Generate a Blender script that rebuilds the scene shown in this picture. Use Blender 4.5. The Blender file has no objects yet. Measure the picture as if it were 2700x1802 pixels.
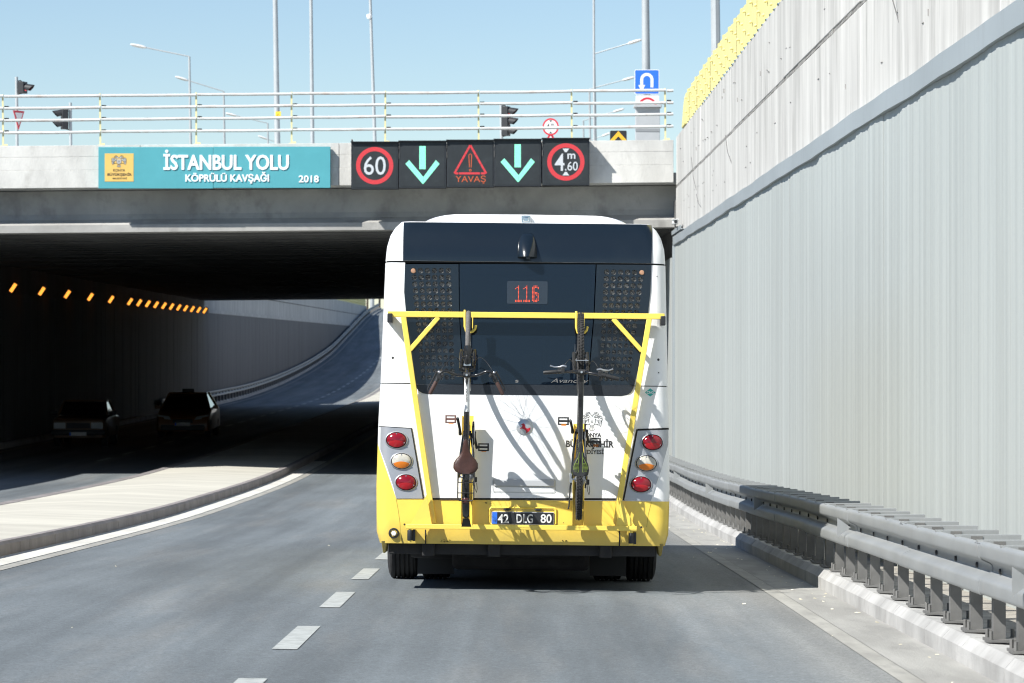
import bpy, bmesh, math, random
from mathutils import Vector, Matrix, Euler
random.seed(7)
rnd = random.Random(11)
SC = bpy.context.scene
COL = SC.collection

# ------------------------------------------------------------------ camera
EYE = 1.40                      # metres above the road at the camera
FOC = 9534.0                    # focal length in pixels of a 2700 px wide frame
cam_d = bpy.data.cameras.new('camera'); cam = bpy.data.objects.new('camera', cam_d); COL.objects.link(cam)
cam.location = (0, 0, EYE)
cam.rotation_euler = (math.radians(90), 0, math.atan(22 / FOC))
cam_d.sensor_width = 36.0; cam_d.lens = FOC / 2700 * 36
cam_d.clip_start = 0.5; cam_d.clip_end = 6000
cam_d.dof.use_dof = True; cam_d.dof.focus_distance = 31.0; cam_d.dof.aperture_fstop = 8.0
SC.camera = cam
SC.cycles.filter_width = 1.1

# ------------------------------------------------------------------ sky, sun, exposure
SUN = Vector((1.25, 1.0, -1.55)).normalized()      # direction the light travels
w = bpy.data.worlds.new('World'); SC.world = w; w.use_nodes = True
nt = w.node_tree; nt.nodes.clear()
sky = nt.nodes.new('ShaderNodeTexSky'); sky.sky_type = 'NISHITA'; sky.sun_disc = False
sky.sun_elevation = math.asin(-SUN.z); sky.sun_rotation = math.atan2(-SUN.x, -SUN.y)
sky.air_density = 1.0; sky.dust_density = 0.0; sky.ozone_density = 3.0; sky.altitude = 1000
bgn = nt.nodes.new('ShaderNodeBackground'); bgn.inputs['Strength'].default_value = 0.080
wo = nt.nodes.new('ShaderNodeOutputWorld')
nt.links.new(sky.outputs[0], bgn.inputs[0]); nt.links.new(bgn.outputs[0], wo.inputs[0])
sd = bpy.data.lights.new('sun', 'SUN'); sun = bpy.data.objects.new('sun', sd); COL.objects.link(sun)
sd.energy = 5.0; sd.angle = math.radians(0.5); sd.color = (1.0, 0.965, 0.91)
sun.rotation_euler = SUN.to_track_quat('-Z', 'Y').to_euler(); sun.location = (-60, -40, 80)
vs = SC.view_settings; vs.view_transform = 'Standard'; vs.look = 'None'; vs.gamma = 1.0; vs.use_curve_mapping = False
vs.exposure = 0.61

# ------------------------------------------------------------------ helpers
def lin(c):
    return tuple((x / 12.92 if x <= 0.04045 else ((x + 0.055) / 1.055) ** 2.4) for x in c)

MATS = {}
def mat(name, col, rough=0.6, metal=0.0, var=0.0, scale=3.0, bump=0.0, bscale=40.0, stretch=(1, 1, 1), spec=0.5,
        coat=0.0, emit=None, estr=0.0, dirt=None, dirt_amt=0.0, dscale=2.0, dstretch=(1, 1, 1), alpha=1.0, lo=0.35, hi=0.65, rvar=0.0, world=False):
    if name in MATS: return MATS[name]
    m = bpy.data.materials.new(name); m.use_nodes = True; MATS[name] = m
    t = m.node_tree; b = t.nodes['Principled BSDF']
    b.inputs['Roughness'].default_value = rough; b.inputs['Metallic'].default_value = metal
    b.inputs['Specular IOR Level'].default_value = spec
    if coat: b.inputs['Coat Weight'].default_value = coat; b.inputs['Coat Roughness'].default_value = 0.06
    if emit is not None:
        b.inputs['Emission Color'].default_value = (*emit, 1); b.inputs['Emission Strength'].default_value = estr
    c = (*col, 1)
    b.inputs['Base Color'].default_value = c
    def coords(st):
        tc = t.nodes.new('ShaderNodeTexCoord'); mp = t.nodes.new('ShaderNodeMapping')
        mp.inputs['Scale'].default_value = st
        if world: tc = t.nodes.new('ShaderNodeNewGeometry')
        t.links.new(tc.outputs['Position' if world else 'Object'], mp.inputs[0]); return mp.outputs[0]
    def noise(sc, st, det=4.0, ro=0.6):
        n = t.nodes.new('ShaderNodeTexNoise'); n.inputs['Scale'].default_value = sc
        n.inputs['Detail'].default_value = det; n.inputs['Roughness'].default_value = ro
        t.links.new(coords(st), n.inputs['Vector']); return n.outputs['Fac']
    def ramp(src, a, bb, ca, cb):
        r = t.nodes.new('ShaderNodeMapRange'); r.inputs['From Min'].default_value = a; r.inputs['From Max'].default_value = bb
        t.links.new(src, r.inputs['Value'])
        mx = t.nodes.new('ShaderNodeMix'); mx.data_type = 'RGBA'
        t.links.new(r.outputs[0], mx.inputs['Factor'])
        for k, v in ((6, ca), (7, cb)):
            if isinstance(v, tuple): mx.inputs[k].default_value = v
            else: t.links.new(v, mx.inputs[k])
        return mx.outputs[2]
    out = None
    if var:
        a = tuple(max(0, x * (1 - var)) for x in col) + (1,); z = tuple(min(1, x * (1 + var)) for x in col) + (1,)
        out = ramp(noise(scale, stretch), lo, hi, a, z)
    if dirt is not None:
        d = (*dirt, 1); base = out if out is not None else c
        r = t.nodes.new('ShaderNodeMapRange'); r.inputs['From Min'].default_value = 0.52; r.inputs['From Max'].default_value = 0.74
        r.inputs['To Max'].default_value = dirt_amt
        t.links.new(noise(dscale, dstretch, 6.0, 0.65), r.inputs['Value'])
        mx = t.nodes.new('ShaderNodeMix'); mx.data_type = 'RGBA'; t.links.new(r.outputs[0], mx.inputs['Factor'])
        if isinstance(base, tuple): mx.inputs[6].default_value = base
        else: t.links.new(base, mx.inputs[6])
        mx.inputs[7].default_value = d; out = mx.outputs[2]
    if out is not None: t.links.new(out, b.inputs['Base Color'])
    if rvar:
        r = t.nodes.new('ShaderNodeMapRange'); r.inputs['From Min'].default_value = 0.3; r.inputs['From Max'].default_value = 0.7
        r.inputs['To Min'].default_value = max(0.02, rough - rvar); r.inputs['To Max'].default_value = min(1, rough + rvar)
        t.links.new(noise(scale * 2 + 1, stretch), r.inputs['Value']); t.links.new(r.outputs[0], b.inputs['Roughness'])
    if bump:
        bn = t.nodes.new('ShaderNodeBump'); bn.inputs['Strength'].default_value = bump; bn.inputs['Distance'].default_value = 0.02
        t.links.new(noise(bscale, stretch, 5.0), bn.inputs['Height']); t.links.new(bn.outputs[0], b.inputs['Normal'])
    return m

class MB:
    def __init__(s): s.v = []; s.f = []
    def add(s, vs_, fs):
        o = len(s.v); s.v += [tuple(p) for p in vs_]; s.f += [tuple(i + o for i in q) for q in fs]; return s
    def box(s, x0, x1, y0, y1, z0, z1, M=None):
        v = [Vector((x, y, z)) for z in (z0, z1) for y in (y0, y1) for x in (x0, x1)]
        if M is not None: v = [M @ p for p in v]
        return s.add(v, [(0, 2, 3, 1), (4, 5, 7, 6), (0, 1, 5, 4), (2, 6, 7, 3), (0, 4, 6, 2), (1, 3, 7, 5)])
    def quad(s, a, b, c, d): return s.add([a, b, c, d], [(0, 1, 2, 3)])
    def tube(s, pts, r, n=8, closed=False, cap=True, ry=None):
        pts = [Vector(p) for p in pts]; N = len(pts)
        rs = r if isinstance(r, (list, tuple)) else [r] * N
        T = []
        for i in range(N):
            if closed: t = pts[(i + 1) % N] - pts[i - 1]
            else: t = pts[min(i + 1, N - 1)] - pts[max(i - 1, 0)]
            T.append(t.normalized() if t.length > 1e-9 else Vector((0, 0, 1)))
        up = Vector((0, 0, 1)) if abs(T[0].z) < 0.9 else Vector((1, 0, 0))
        u = T[0].cross(up).normalized(); vs_ = []
        for i in range(N):
            u = (u - T[i] * u.dot(T[i])).normalized(); v = T[i].cross(u)
            for k in range(n):
                a = 2 * math.pi * k / n
                vs_.append(pts[i] + u * math.cos(a) * rs[i] + v * math.sin(a) * (rs[i] if ry is None else ry))
        fs = []
        for i in range(N if closed else N - 1):
            j = (i + 1) % N
            for k in range(n):
                l = (k + 1) % n; fs.append((i * n + k, i * n + l, j * n + l, j * n + k))
        if cap and not closed:
            fs.append(tuple(range(n - 1, -1, -1))); fs.append(tuple((N - 1) * n + k for k in range(n)))
        return s.add(vs_, fs)
    def lathe(s, prof_, c, axis, n=24):      # prof_: (r, h) along axis
        ax = Vector(axis).normalized(); up = Vector((0, 0, 1)) if abs(ax.z) < 0.9 else Vector((1, 0, 0))
        u = ax.cross(up).normalized(); v = ax.cross(u); c = Vector(c); vs_ = []; P = len(prof_)
        for k in range(n):
            a = 2 * math.pi * k / n; d = u * math.cos(a) + v * math.sin(a)
            for r, h in prof_: vs_.append(c + d * r + ax * h)
        fs = []
        for k in range(n):
            l = (k + 1) % n
            for i in range(P - 1): fs.append((k * P + i, l * P + i, l * P + i + 1, k * P + i + 1))
        return s.add(vs_, fs)
    def prism(s, poly, y0, y1, M=None):       # poly in (x,z), extruded along y
        n = len(poly); v = [Vector((x, y0, z)) for x, z in poly] + [Vector((x, y1, z)) for x, z in poly]
        if M is not None: v = [M @ p for p in v]
        fs = [tuple(range(n)), tuple(range(2 * n - 1, n - 1, -1))]
        for i in range(n):
            j = (i + 1) % n; fs.append((i, i + n, j + n, j))
        return s.add(v, fs)
    def loft(s, rings, cap=True):
        n = len(rings[0]); vs_ = [p for r in rings for p in r]; fs = []
        for i in range(len(rings) - 1):
            for k in range(n):
                l = (k + 1) % n; fs.append((i * n + k, i * n + l, (i + 1) * n + l, (i + 1) * n + k))
        if cap: fs.append(tuple(range(n - 1, -1, -1))); fs.append(tuple((len(rings) - 1) * n + k for k in range(n)))
        return s.add(vs_, fs)
    def ribbon(s, pts, wd, y, th=0.002):      # flat stroke in the (x,z) plane at depth y
        n = len(pts)
        L = []; R = []
        for i in range(n):
            a = pts[max(i - 1, 0)]; b = pts[min(i + 1, n - 1)]
            dx, dz = b[0] - a[0], b[1] - a[1]; q = math.hypot(dx, dz) or 1
            ox, oz = -dz / q * wd / 2, dx / q * wd / 2
            L.append((pts[i][0] + ox, pts[i][1] + oz)); R.append((pts[i][0] - ox, pts[i][1] - oz))
        for i in range(n - 1): s.prism([L[i], L[i + 1], R[i + 1], R[i]], y, y + th)
        return s
    def mesh(s, name, smooth=35):
        me = bpy.data.meshes.new(name); me.from_pydata(s.v, [], s.f); me.update()
        bm = bmesh.new(); bm.from_mesh(me); bmesh.ops.recalc_face_normals(bm, faces=bm.faces); bm.to_mesh(me); bm.free()
        if smooth:
            me.polygons.foreach_set('use_smooth', [True] * len(me.polygons)); me.set_sharp_from_angle(angle=math.radians(smooth))
        return me
    def build(s, name, m, parent=None, smooth=35, bevel=0.0, seg=2):
        return place(name, s.mesh(name, smooth), m, parent, bevel=bevel, seg=seg)

def place(name, me, m=None, parent=None, loc=None, rot=None, bevel=0.0, seg=2):
    if m is not None and not me.materials: me.materials.append(m)
    o = bpy.data.objects.new(name, me); COL.objects.link(o)
    if parent is not None: o.parent = parent
    if loc is not None: o.location = loc
    if rot is not None: o.rotation_euler = rot
    if bevel:
        b = o.modifiers.new('bevel', 'BEVEL'); b.width = bevel; b.segments = seg; b.limit_method = 'ANGLE'; b.angle_limit = math.radians(40)
    return o

def tag(o, label=None, cat=None, group=None, kind=None):
    if label: o['label'] = label
    if cat: o['category'] = cat
    if group: o['group'] = group
    if kind: o['kind'] = kind
    return o

def thing(name, label, cat, loc=(0, 0, 0), rot=(0, 0, 0), group=None):
    o = bpy.data.objects.new(name, None); COL.objects.link(o); o.location = loc; o.rotation_euler = rot
    o.empty_display_size = 0.2
    return tag(o, label, cat, group)

def text_mesh(body, x0, x1, z0, z1, y, depth=0.004, bold=0.0, shear=0.0, keep=False, spacing=1.0, fat=0.0):
    """lettering fitted into a box of the (x,z) plane, raised towards -y"""
    c = bpy.data.curves.new('t', 'FONT'); c.body = body; c.size = 1; c.extrude = 0.05; c.offset = bold; c.shear = shear
    c.resolution_u = 3; c.space_character = spacing
    o = bpy.data.objects.new('t', c); COL.objects.link(o)
    dg = bpy.context.evaluated_depsgraph_get(); me = bpy.data.meshes.new_from_object(o.evaluated_get(dg))
    bpy.data.objects.remove(o); bpy.data.curves.remove(c)
    xs = [v.co.x for v in me.vertices]; ys = [v.co.y for v in me.vertices]
    ax, bx, ay, by = min(xs), max(xs), min(ys), max(ys)
    sx = (x1 - x0) / (bx - ax); sz = (z1 - z0) / (by - ay)
    if keep: sx = min(sx, sz); sz = sx
    ox = x0 + ((x1 - x0) - sx * (bx - ax)) / 2
    for v in me.vertices:
        px, py, pz = v.co
        v.co = (ox + (px - ax) * sx, y - (depth if pz > 0 else 0), z0 + (py - ay) * sz)
    if fat:                       # heavier strokes: shifted copies, each a hair further out
        V = [tuple(v.co) for v in me.vertices]; F = [tuple(p.vertices) for p in me.polygons]; H = (z1 - z0) * fat; n = len(V); A = []; B = []
        for k, (dx, dz) in enumerate(((0, 0), (-H, 0), (H, 0), (0, H * .5), (0, -H * .5))):
            A += [(x + dx, yy - .0005 * k, z + dz) for x, yy, z in V]; B += [tuple(i + k * n for i in f) for f in F]
        me = bpy.data.meshes.new('lettering'); me.from_pydata(A, [], B)
    me.update()
    return me

def circle(cx, cz, rx, rz=None, n=32, a0=0.0, a1=2 * math.pi):
    rz = rx if rz is None else rz
    return [(cx + rx * math.cos(a0 + (a1 - a0) * k / n), cz + rz * math.sin(a0 + (a1 - a0) * k / n)) for k in range(n)]

def ring_mesh(cx, cz, r0, r1, y, th, n=48):
    m = MB(); A = circle(cx, cz, r0, n=n); B = circle(cx, cz, r1, n=n)
    for i in range(n):
        j = (i + 1) % n; m.prism([A[i], A[j], B[j], B[i]], y, y + th)
    return m

PROF = [(-80, 1.94), (-40, .97), (0, 0), (30, -.7275), (60, -1.455), (86, -1.80), (110, -1.87), (140, -1.90), (180, -1.90), (200, -1.85), (220, -1.66),
        (250, -1.12), (290, .05), (330, 2.0), (371, 4.0), (410, 5.05), (450, 5.3), (520, 5.3), (900, 5.3)]
def _pchip():
    x = [p[0] for p in PROF]; y = [p[1] for p in PROF]; n = len(x)
    d = [(y[i + 1] - y[i]) / (x[i + 1] - x[i]) for i in range(n - 1)]
    m = [d[0]] + [0 if d[i - 1] * d[i] <= 0 else 2 * d[i - 1] * d[i] / (d[i - 1] + d[i]) for i in range(1, n - 1)] + [d[-1]]
    return x, y, m
_PX, _PY, _PM = _pchip()
def prof(y):
    y = max(_PX[0], min(_PX[-1] - 1e-6, y))
    for i in range(len(_PX) - 1):
        if y < _PX[i + 1]: break
    h = _PX[i + 1] - _PX[i]; t = (y - _PX[i]) / h
    return ((1 + 2 * t) * (1 - t) ** 2 * _PY[i] + t * (1 - t) ** 2 * h * _PM[i] + t * t * (3 - 2 * t) * _PY[i + 1] + t * t * (t - 1) * h * _PM[i + 1])
FALL = 0.011
def rz_(x, y):                    # road surface, with its fall to the right on the near carriageway
    return prof(y) - FALL * max(-5.5, min(2.7, x))
# ------------------------------------------------------------------ materials of the place
def asphalt():
    m_ = bpy.data.materials.new('asphalt'); m_.use_nodes = True; t = m_.node_tree; b = t.nodes['Principled BSDF']; MATS['asphalt'] = m_
    b.inputs['Roughness'].default_value = .72; b.inputs['Specular IOR Level'].default_value = .45
    tc = t.nodes.new('ShaderNodeTexCoord')
    def nz(sc, st, det=4, lo=.3, hi=.7, a=0., c=1.):
        mp = t.nodes.new('ShaderNodeMapping'); mp.inputs['Scale'].default_value = st; t.links.new(tc.outputs['Object'], mp.inputs[0])
        n = t.nodes.new('ShaderNodeTexNoise'); n.inputs['Scale'].default_value = sc; n.inputs['Detail'].default_value = det; n.inputs['Roughness'].default_value = .65; t.links.new(mp.outputs[0], n.inputs['Vector'])
        r = t.nodes.new('ShaderNodeMapRange'); r.inputs['From Min'].default_value = lo; r.inputs['From Max'].default_value = hi; r.inputs['To Min'].default_value = a; r.inputs['To Max'].default_value = c
        t.links.new(n.outputs['Fac'], r.inputs['Value']); return r.outputs[0]
    def mul(a, c):
        n = t.nodes.new('ShaderNodeMath'); n.operation = 'MULTIPLY'; t.links.new(a, n.inputs[0]); t.links.new(c, n.inputs[1]); return n.outputs[0]
    v = mul(mul(nz(1.0, (1.5, .03, 1), 3, .3, .7, .70, 1.20), nz(.7, (.8, .15, 1), 5, .3, .7, .78, 1.18)), mul(nz(26, (1, 1, 1), 3, .25, .75, .72, 1.28), nz(75, (1, .8, 1), 2, .2, .8, .62, 1.38)))
    mx = t.nodes.new('ShaderNodeMix'); mx.data_type = 'RGBA'; mx.inputs[6].default_value = (.152, .174, .187, 1); mx.inputs[7].default_value = (.235, .238, .230, 1)
    t.links.new(nz(.9, (1.2, .10, 1), 6, .5, .74, 0, .7), mx.inputs['Factor'])
    # dust that traffic throws towards the right-hand gutter
    sp = t.nodes.new('ShaderNodeSeparateXYZ'); t.links.new(tc.outputs['Object'], sp.inputs[0])
    dr = t.nodes.new('ShaderNodeMapRange'); dr.interpolation_type = 'SMOOTHSTEP'; dr.inputs['From Min'].default_value = 1.25; dr.inputs['From Max'].default_value = 2.25; dr.inputs['To Max'].default_value = .95
    t.links.new(sp.outputs['X'], dr.inputs['Value'])
    m3 = t.nodes.new('ShaderNodeMix'); m3.data_type = 'RGBA'; t.links.new(mul(dr.outputs[0], nz(1.6, (1.4, .10, 1), 6, .25, .75, .45, 1.0)), m3.inputs['Factor']); t.links.new(mx.outputs[2], m3.inputs[6]); m3.inputs[7].default_value = (.285, .282, .262, 1); mx = m3
    vm = t.nodes.new('ShaderNodeVectorMath'); vm.operation = 'SCALE'; t.links.new(mx.outputs[2], vm.inputs[0]); t.links.new(v, vm.inputs['Scale']); t.links.new(vm.outputs[0], b.inputs['Base Color'])
    bn = t.nodes.new('ShaderNodeBump'); bn.inputs['Strength'].default_value = .4; bn.inputs['Distance'].default_value = .012; t.links.new(nz(110, (1, 1, 1), 3), bn.inputs['Height']); t.links.new(bn.outputs[0], b.inputs['Normal'])
    return m_
M_asph = asphalt()
M_paint = mat('road_paint', (.40, .425, .415), .7, var=.15, scale=9, bump=.2, bscale=90, dirt=(.22, .225, .22), dirt_amt=.9, dscale=11)
M_edge = mat('edge_line_paint', (.33, .325, .295), .75, var=.15, scale=5, stretch=(1, .2, 1), dirt=(.24, .235, .22), dirt_amt=.8, dscale=8, dstretch=(1, .25, 1))
M_dust = mat('dusty_gutter', (.33, .327, .305), .85, var=.16, scale=2.2, stretch=(1, .18, 1), bump=.3, bscale=60, dirt=(.20, .20, .19), dirt_amt=.7, dscale=3, dstretch=(1, .2, 1))
M_gutter = mat('pale_gutter', (.60, .59, .54), .8, var=.12, scale=2.5, stretch=(1, .2, 1), bump=.2, bscale=50)
M_kerb = mat('kerb_concrete', (.38, .38, .37), .85, var=.2, scale=1.2, world=True, bump=.35, bscale=50, dirt=(.27, .26, .25), dirt_amt=.6, dscale=5)
M_kerb2 = mat('island_kerb_concrete', (.24, .222, .218), .85, var=.18, scale=1.5, world=True, bump=.35, bscale=50, dirt=(.27, .25, .24), dirt_amt=.6, dscale=5)
M_island = mat('island_screed', (.52, .505, .44), .85, var=.12, scale=.8, stretch=(.25, 1, 1), bump=.3, bscale=40, dirt=(.36, .35, .31), dirt_amt=.55, dscale=2.0, dstretch=(.25, 1.4, 1))
M_conc = mat('wall_concrete', (.495, .49, .465), .88, world=True, var=.17, scale=.9, stretch=(1, 1.9, .3), bump=.3, bscale=26, dirt=(.30, .295, .275), dirt_amt=.85, dscale=1.3, dstretch=(1, 2.4, .35))
M_conc2 = mat('bridge_concrete', (.62, .615, .58), .88, world=True, var=.14, scale=1.0, stretch=(1.2, 1, .6), bump=.35, bscale=24, dirt=(.40, .39, .36), dirt_amt=.7, dscale=1.3, dstretch=(1.6, 1, .8))
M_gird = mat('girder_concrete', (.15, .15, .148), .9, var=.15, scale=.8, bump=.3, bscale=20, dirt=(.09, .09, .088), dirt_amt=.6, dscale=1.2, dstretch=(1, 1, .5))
M_clad = mat('cladding_paint', (.405, .435, .420), .55, world=True, var=.08, scale=1.0, stretch=(1, 5, .10), dirt=(.33, .35, .335), dirt_amt=.75, dscale=1.4, dstretch=(1, 7, .12), spec=.35)
M_cladl = mat('far_cladding', (.56, .575, .57), .6, world=True, var=.10, scale=1.0, stretch=(1, 4, .1), dirt=(.40, .41, .40), dirt_amt=.8, dscale=1.0, dstretch=(1, 3, .15))  # lighter colour stands in for sky and bounce light beyond the tunnel
M_strip = mat('capping_metal', (.30, .335, .35), .5, var=.06, scale=.8, stretch=(1, .3, 1), dirt=(.25, .27, .28), dirt_amt=.5, dscale=3, dstretch=(1, 2, .3))
M_groove = mat('dark_joint', (.10, .10, .095), .95)
M_galv = mat('galvanised_rail', (.305, .32, .32), .5, world=True, metal=.25, var=.08, scale=3, stretch=(1, .4, 1), dirt=(.34, .34, .33), dirt_amt=.5, dscale=4)
M_post = mat('galvanised_post', (.16, .16, .155), .6, world=True, metal=.2, var=.15, scale=6, dirt=(.2, .19, .18), dirt_amt=.6, dscale=8)
M_yel = mat('barrier_yellow', (.74, .65, .26), .7, world=True, var=.06, scale=2, dirt=(.6, .5, .2), dirt_amt=.35, dscale=4)
M_verge = mat('verge_soil', (.34, .32, .28), .95, var=.25, scale=6, bump=.6, bscale=30)
M_terr = mat('upper_ground', (.30, .28, .23), .95, var=.2, scale=.2)
M_pole = mat('pole_galvanised', (.42, .45, .46), .5, metal=.25, var=.06, scale=2)
M_black = mat('black_plastic', (.018, .02, .022), .5)
M_dark = mat('dark_metal', (.03, .032, .035), .5)
M_white = mat('white_enamel', (.78, .79, .78), .45)

# ------------------------------------------------------------------ road
ys = [y * 2.0 for y in range(-35, 230)]
XR, XL, IR, IL, WR, WL = 2.68, -15.45, -5.5, -8.5, 3.5, -15.8
def sheet(xa, xb, ya, yb, dz, step=2.0, za=None):
    m = MB(); n = max(1, int(round((yb - ya) / step))); f = za or rz_
    for i in range(n + 1):
        y = ya + (yb - ya) * i / n
        m.v += [(xa, y, f(xa, y) + dz), (xb, y, f(xb, y) + dz)]
    for i in range(n): m.f.append((2 * i, 2 * i + 1, 2 * i + 3, 2 * i + 2))
    return m
m = MB(); cols = [WL, -12, IL, IR, -2, XR, 3.9]
for y in ys:
    for x in cols: m.v.append((x, y, rz_(x, y)))
nc = len(cols)
for i in range(len(ys) - 1):
    for k in range(nc - 1): m.f.append((i * nc + k, i * nc + k + 1, (i + 1) * nc + k + 1, (i + 1) * nc + k))
road = tag(m.build('road', M_asph), 'grey asphalt carriageways dipping into the underpass', kind='structure')
sheet(2.275, XR + .03, -40, 200, .004).build('gutter', M_dust, road)
sheet(2.14, 2.27, -40, 200, .0045).build('edge_line', M_edge, road)
sheet(IR - .03, -5.13, -40, 96, .004).build('gutter', M_gutter, road)
sheet(-5.10, -4.95, -40, 200, .0045).build('edge_line', M_edge, road)
sheet(IL - .38, IL - .25, -40, 380, .0045).build('edge_line', M_edge, road)
sheet(XL + .35, XL + .48, 60, 380, .0045).build('edge_line', M_edge, road)
L = 2.66; y0 = 1.4 / ((1515 - 901 - 11) / FOC - .02425) - 2.66 * .8
k = -6
yd = 34.65 - L / 2
for k in range(-9, 22):
    ya = yd + k * 2 * L - L * .0
    if ya > 150 or ya < -16: continue
    sheet(-1.56, -1.40, ya, ya + L, .0045, 1.0).build('lane_dash', M_paint, road)
for k in range(0, 46):
    ya = 96 + k * 6.0
    sheet(-11.3, -11.14, ya, ya + 3.0, .0045, 1.5).build('lane_dash', M_paint, road)

# ------------------------------------------------------------------ kerbs
def kerb_mesh(L_, h, dep, cham, name, flip=1):
    me = MB(); g = .004
    poly = [(0, -.25), (0, h - cham * 1.1), (cham, h), (dep, h - .012), (dep, -.25)]
    poly = [(flip * x, z) for x, z in poly]
    rings = []
    v = [Vector((x, y, z)) for y in (g, L_ - g) for x, z in poly]; n = len(poly)
    fs = [tuple(range(n)), tuple(range(2 * n - 1, n - 1, -1))] + [(i, i + n, (i + 1) % n + n, (i + 1) % n) for i in range(n)]
    me.add(v, fs)
    return me.mesh(name, 0)
def lay_kerb(parent, me, mt, x, ya, yb, L_, dz=0.0, jit=.002):
    y = ya
    while y < yb:
        za, zb = rz_(x, y), rz_(x, y + L_)
        o = place('kerb_stone', me, mt, parent, (x + rnd.uniform(-jit, jit), y, za + dz + rnd.uniform(-jit, jit) * .6), (math.atan2(zb - za, L_), 0, 0))
        y += L_
kerb = tag(sheet(XR + .10, XR + .30, 0, 180, .08).build('kerb_bed', M_verge), 'bedding strip under the right hand kerb stones', kind='structure')
kme = kerb_mesh(1.0, .165, .24, .055, 'kerb_stone')
lay_kerb(kerb, kme, M_kerb, XR, 14, 110, 1.0)
isl = MB(); n = 130
for i in range(n + 1):
    y = -10 + i * 2.4
    za = prof(y) + .06 + .135
    isl.v += [(IL + .14, y, za), (-7.0, y, za + .05), (IR - .14, y, za)]
for i in range(n):
    for k in (0, 1): isl.f.append((3 * i + k, 3 * i + k + 1, 3 * i + k + 4, 3 * i + k + 3))
island = tag(isl.build('traffic_island', M_island), 'pale screed median island between the carriageways', kind='structure')
kme2 = kerb_mesh(.75, .155, .19, .03, 'kerb_stone', -1); kme3 = kerb_mesh(.75, .155, .19, .03, 'kerb_stone', 1)
lay_kerb(island, kme2, M_kerb2, IR, 30, 135, .75)
lay_kerb(island, kme3, M_kerb2, IL, 30, 135, .75)
kl1 = kerb_mesh(4.0, .155, .17, .045, 'kerb_stone', 1)
lay_kerb(island, kl1, M_kerb2, IL, 135, 300, 4.0, jit=0); lay_kerb(island, kerb_mesh(4.0, .155, .17, .045, 'kerb_stone', -1), M_kerb2, IR, 135, 300, 4.0, jit=0)
lk = tag(sheet(XL - .3, XL - .12, 60, 400, .12).build('kerb_bed', M_verge), 'bedding strip under the kerb by the far left wall', kind='structure')
lay_kerb(lk, kerb_mesh(3.0, .18, .16, .05, 'kerb_stone', -1), M_kerb, XL, 90, 400, 3.0, jit=0)
vg = sheet(XR + .235, 3.7, -40, 180, .172, 1.0)
tag(vg.build('verge', M_verge), 'dusty verge strip behind the right hand kerb', kind='structure')

R3 = random.Random(5); m = MB()
for k in range(90):
    x = 2.66 - abs(R3.gauss(0, .16)); y = R3.uniform(18, 60)
    if k > 84: x = R3.uniform(-4.8, 2.0); y = R3.uniform(17, 45)
    if k > 55 and k <= 70: x = R3.uniform(1.7, 2.4)
    s = R3.uniform(.006, .02); a = R3.uniform(0, 3); z = rz_(x, y) + .006
    c, d = math.cos(a) * s, math.sin(a) * s
    m.add([(x - c, y - d, z), (x + d, y - c, z + .002), (x + c, y + d, z + R3.uniform(.003, .012)), (x - d, y + c, z + .003)], [(0, 1, 2, 3)])
tag(m.build('gutter_litter', mat('dry_litter', (.62, .58, .45), .9, var=.35, scale=3), smooth=0), 'scattered dry leaf bits and litter along the right gutter', 'litter', kind='stuff')
# ------------------------------------------------------------------ upper ground
T = MB()
T.quad((3.9, -400, 5.4), (3000, -400, 5.4), (3000, 3000, 5.4), (3.9, 3000, 5.4))
T.quad((-3000, -400, 4.75), (-16.2, -400, 4.75), (-16.2, 3000, 4.75), (-3000, 3000, 4.75))
T.quad((-16.2, 455, 5.2), (3.9, 455, 5.2), (3.9, 3000, 5.2), (-16.2, 3000, 5.2))
tag(T.build('ground', M_terr, smooth=0), 'bare ground at street level above the cutting', kind='structure')

# ------------------------------------------------------------------ right retaining wall
rw = thing('retaining_wall', 'tall pale wall on the right, ribbed cladding below raw concrete', 'wall', (3.5, 20, 0))
def wbox(name, mt, par, ox, oy, x0, x1, y0, y1, z0, z1, bevel=0.0):
    m_ = MB(); m_.box(x0 - ox, x1 - ox, y0 - oy, y1 - oy, z0, z1); return m_.build(name, mt, par, bevel=bevel)
JY = [-40, -18, 4, 15.4, 26.4, 37.3, 48.2, 59.6, 70.5, 81.4]
for a, b in zip(JY[:-1], JY[1:]):
    wbox('concrete_panel', M_conc, rw, 3.5, 20, 3.505, 3.9, a + .009, b - .009, -3.2, 4.855, .01)
    dx = rnd.uniform(-.012, .012)
    wbox('concrete_panel', M_conc, rw, 3.5, 20, 3.512 + dx, 3.9, a + .009, b - .009, 4.905, 6.0, .012)
wbox('wall_core', M_groove, rw, 3.5, 20, 3.56, 3.88, -40, 81.35, -3.2, 5.95)
# rough day joint between the two pours
m = MB(); y = -40.0
while y < 81.3:
    d = rnd.uniform(.0, .035); l = rnd.uniform(.2, .6)
    m.box(.012 - d * .25, .10, y - 20, min(81.3, y + l) - 20, 4.86 + rnd.uniform(-.008, .004), 4.897 + rnd.uniform(-.012, .006)); y += l
tag(m.build('day_joint', mat('joint_mortar', (.24, .235, .22), .95, var=.3, scale=5), rw), kind='stuff')
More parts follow.
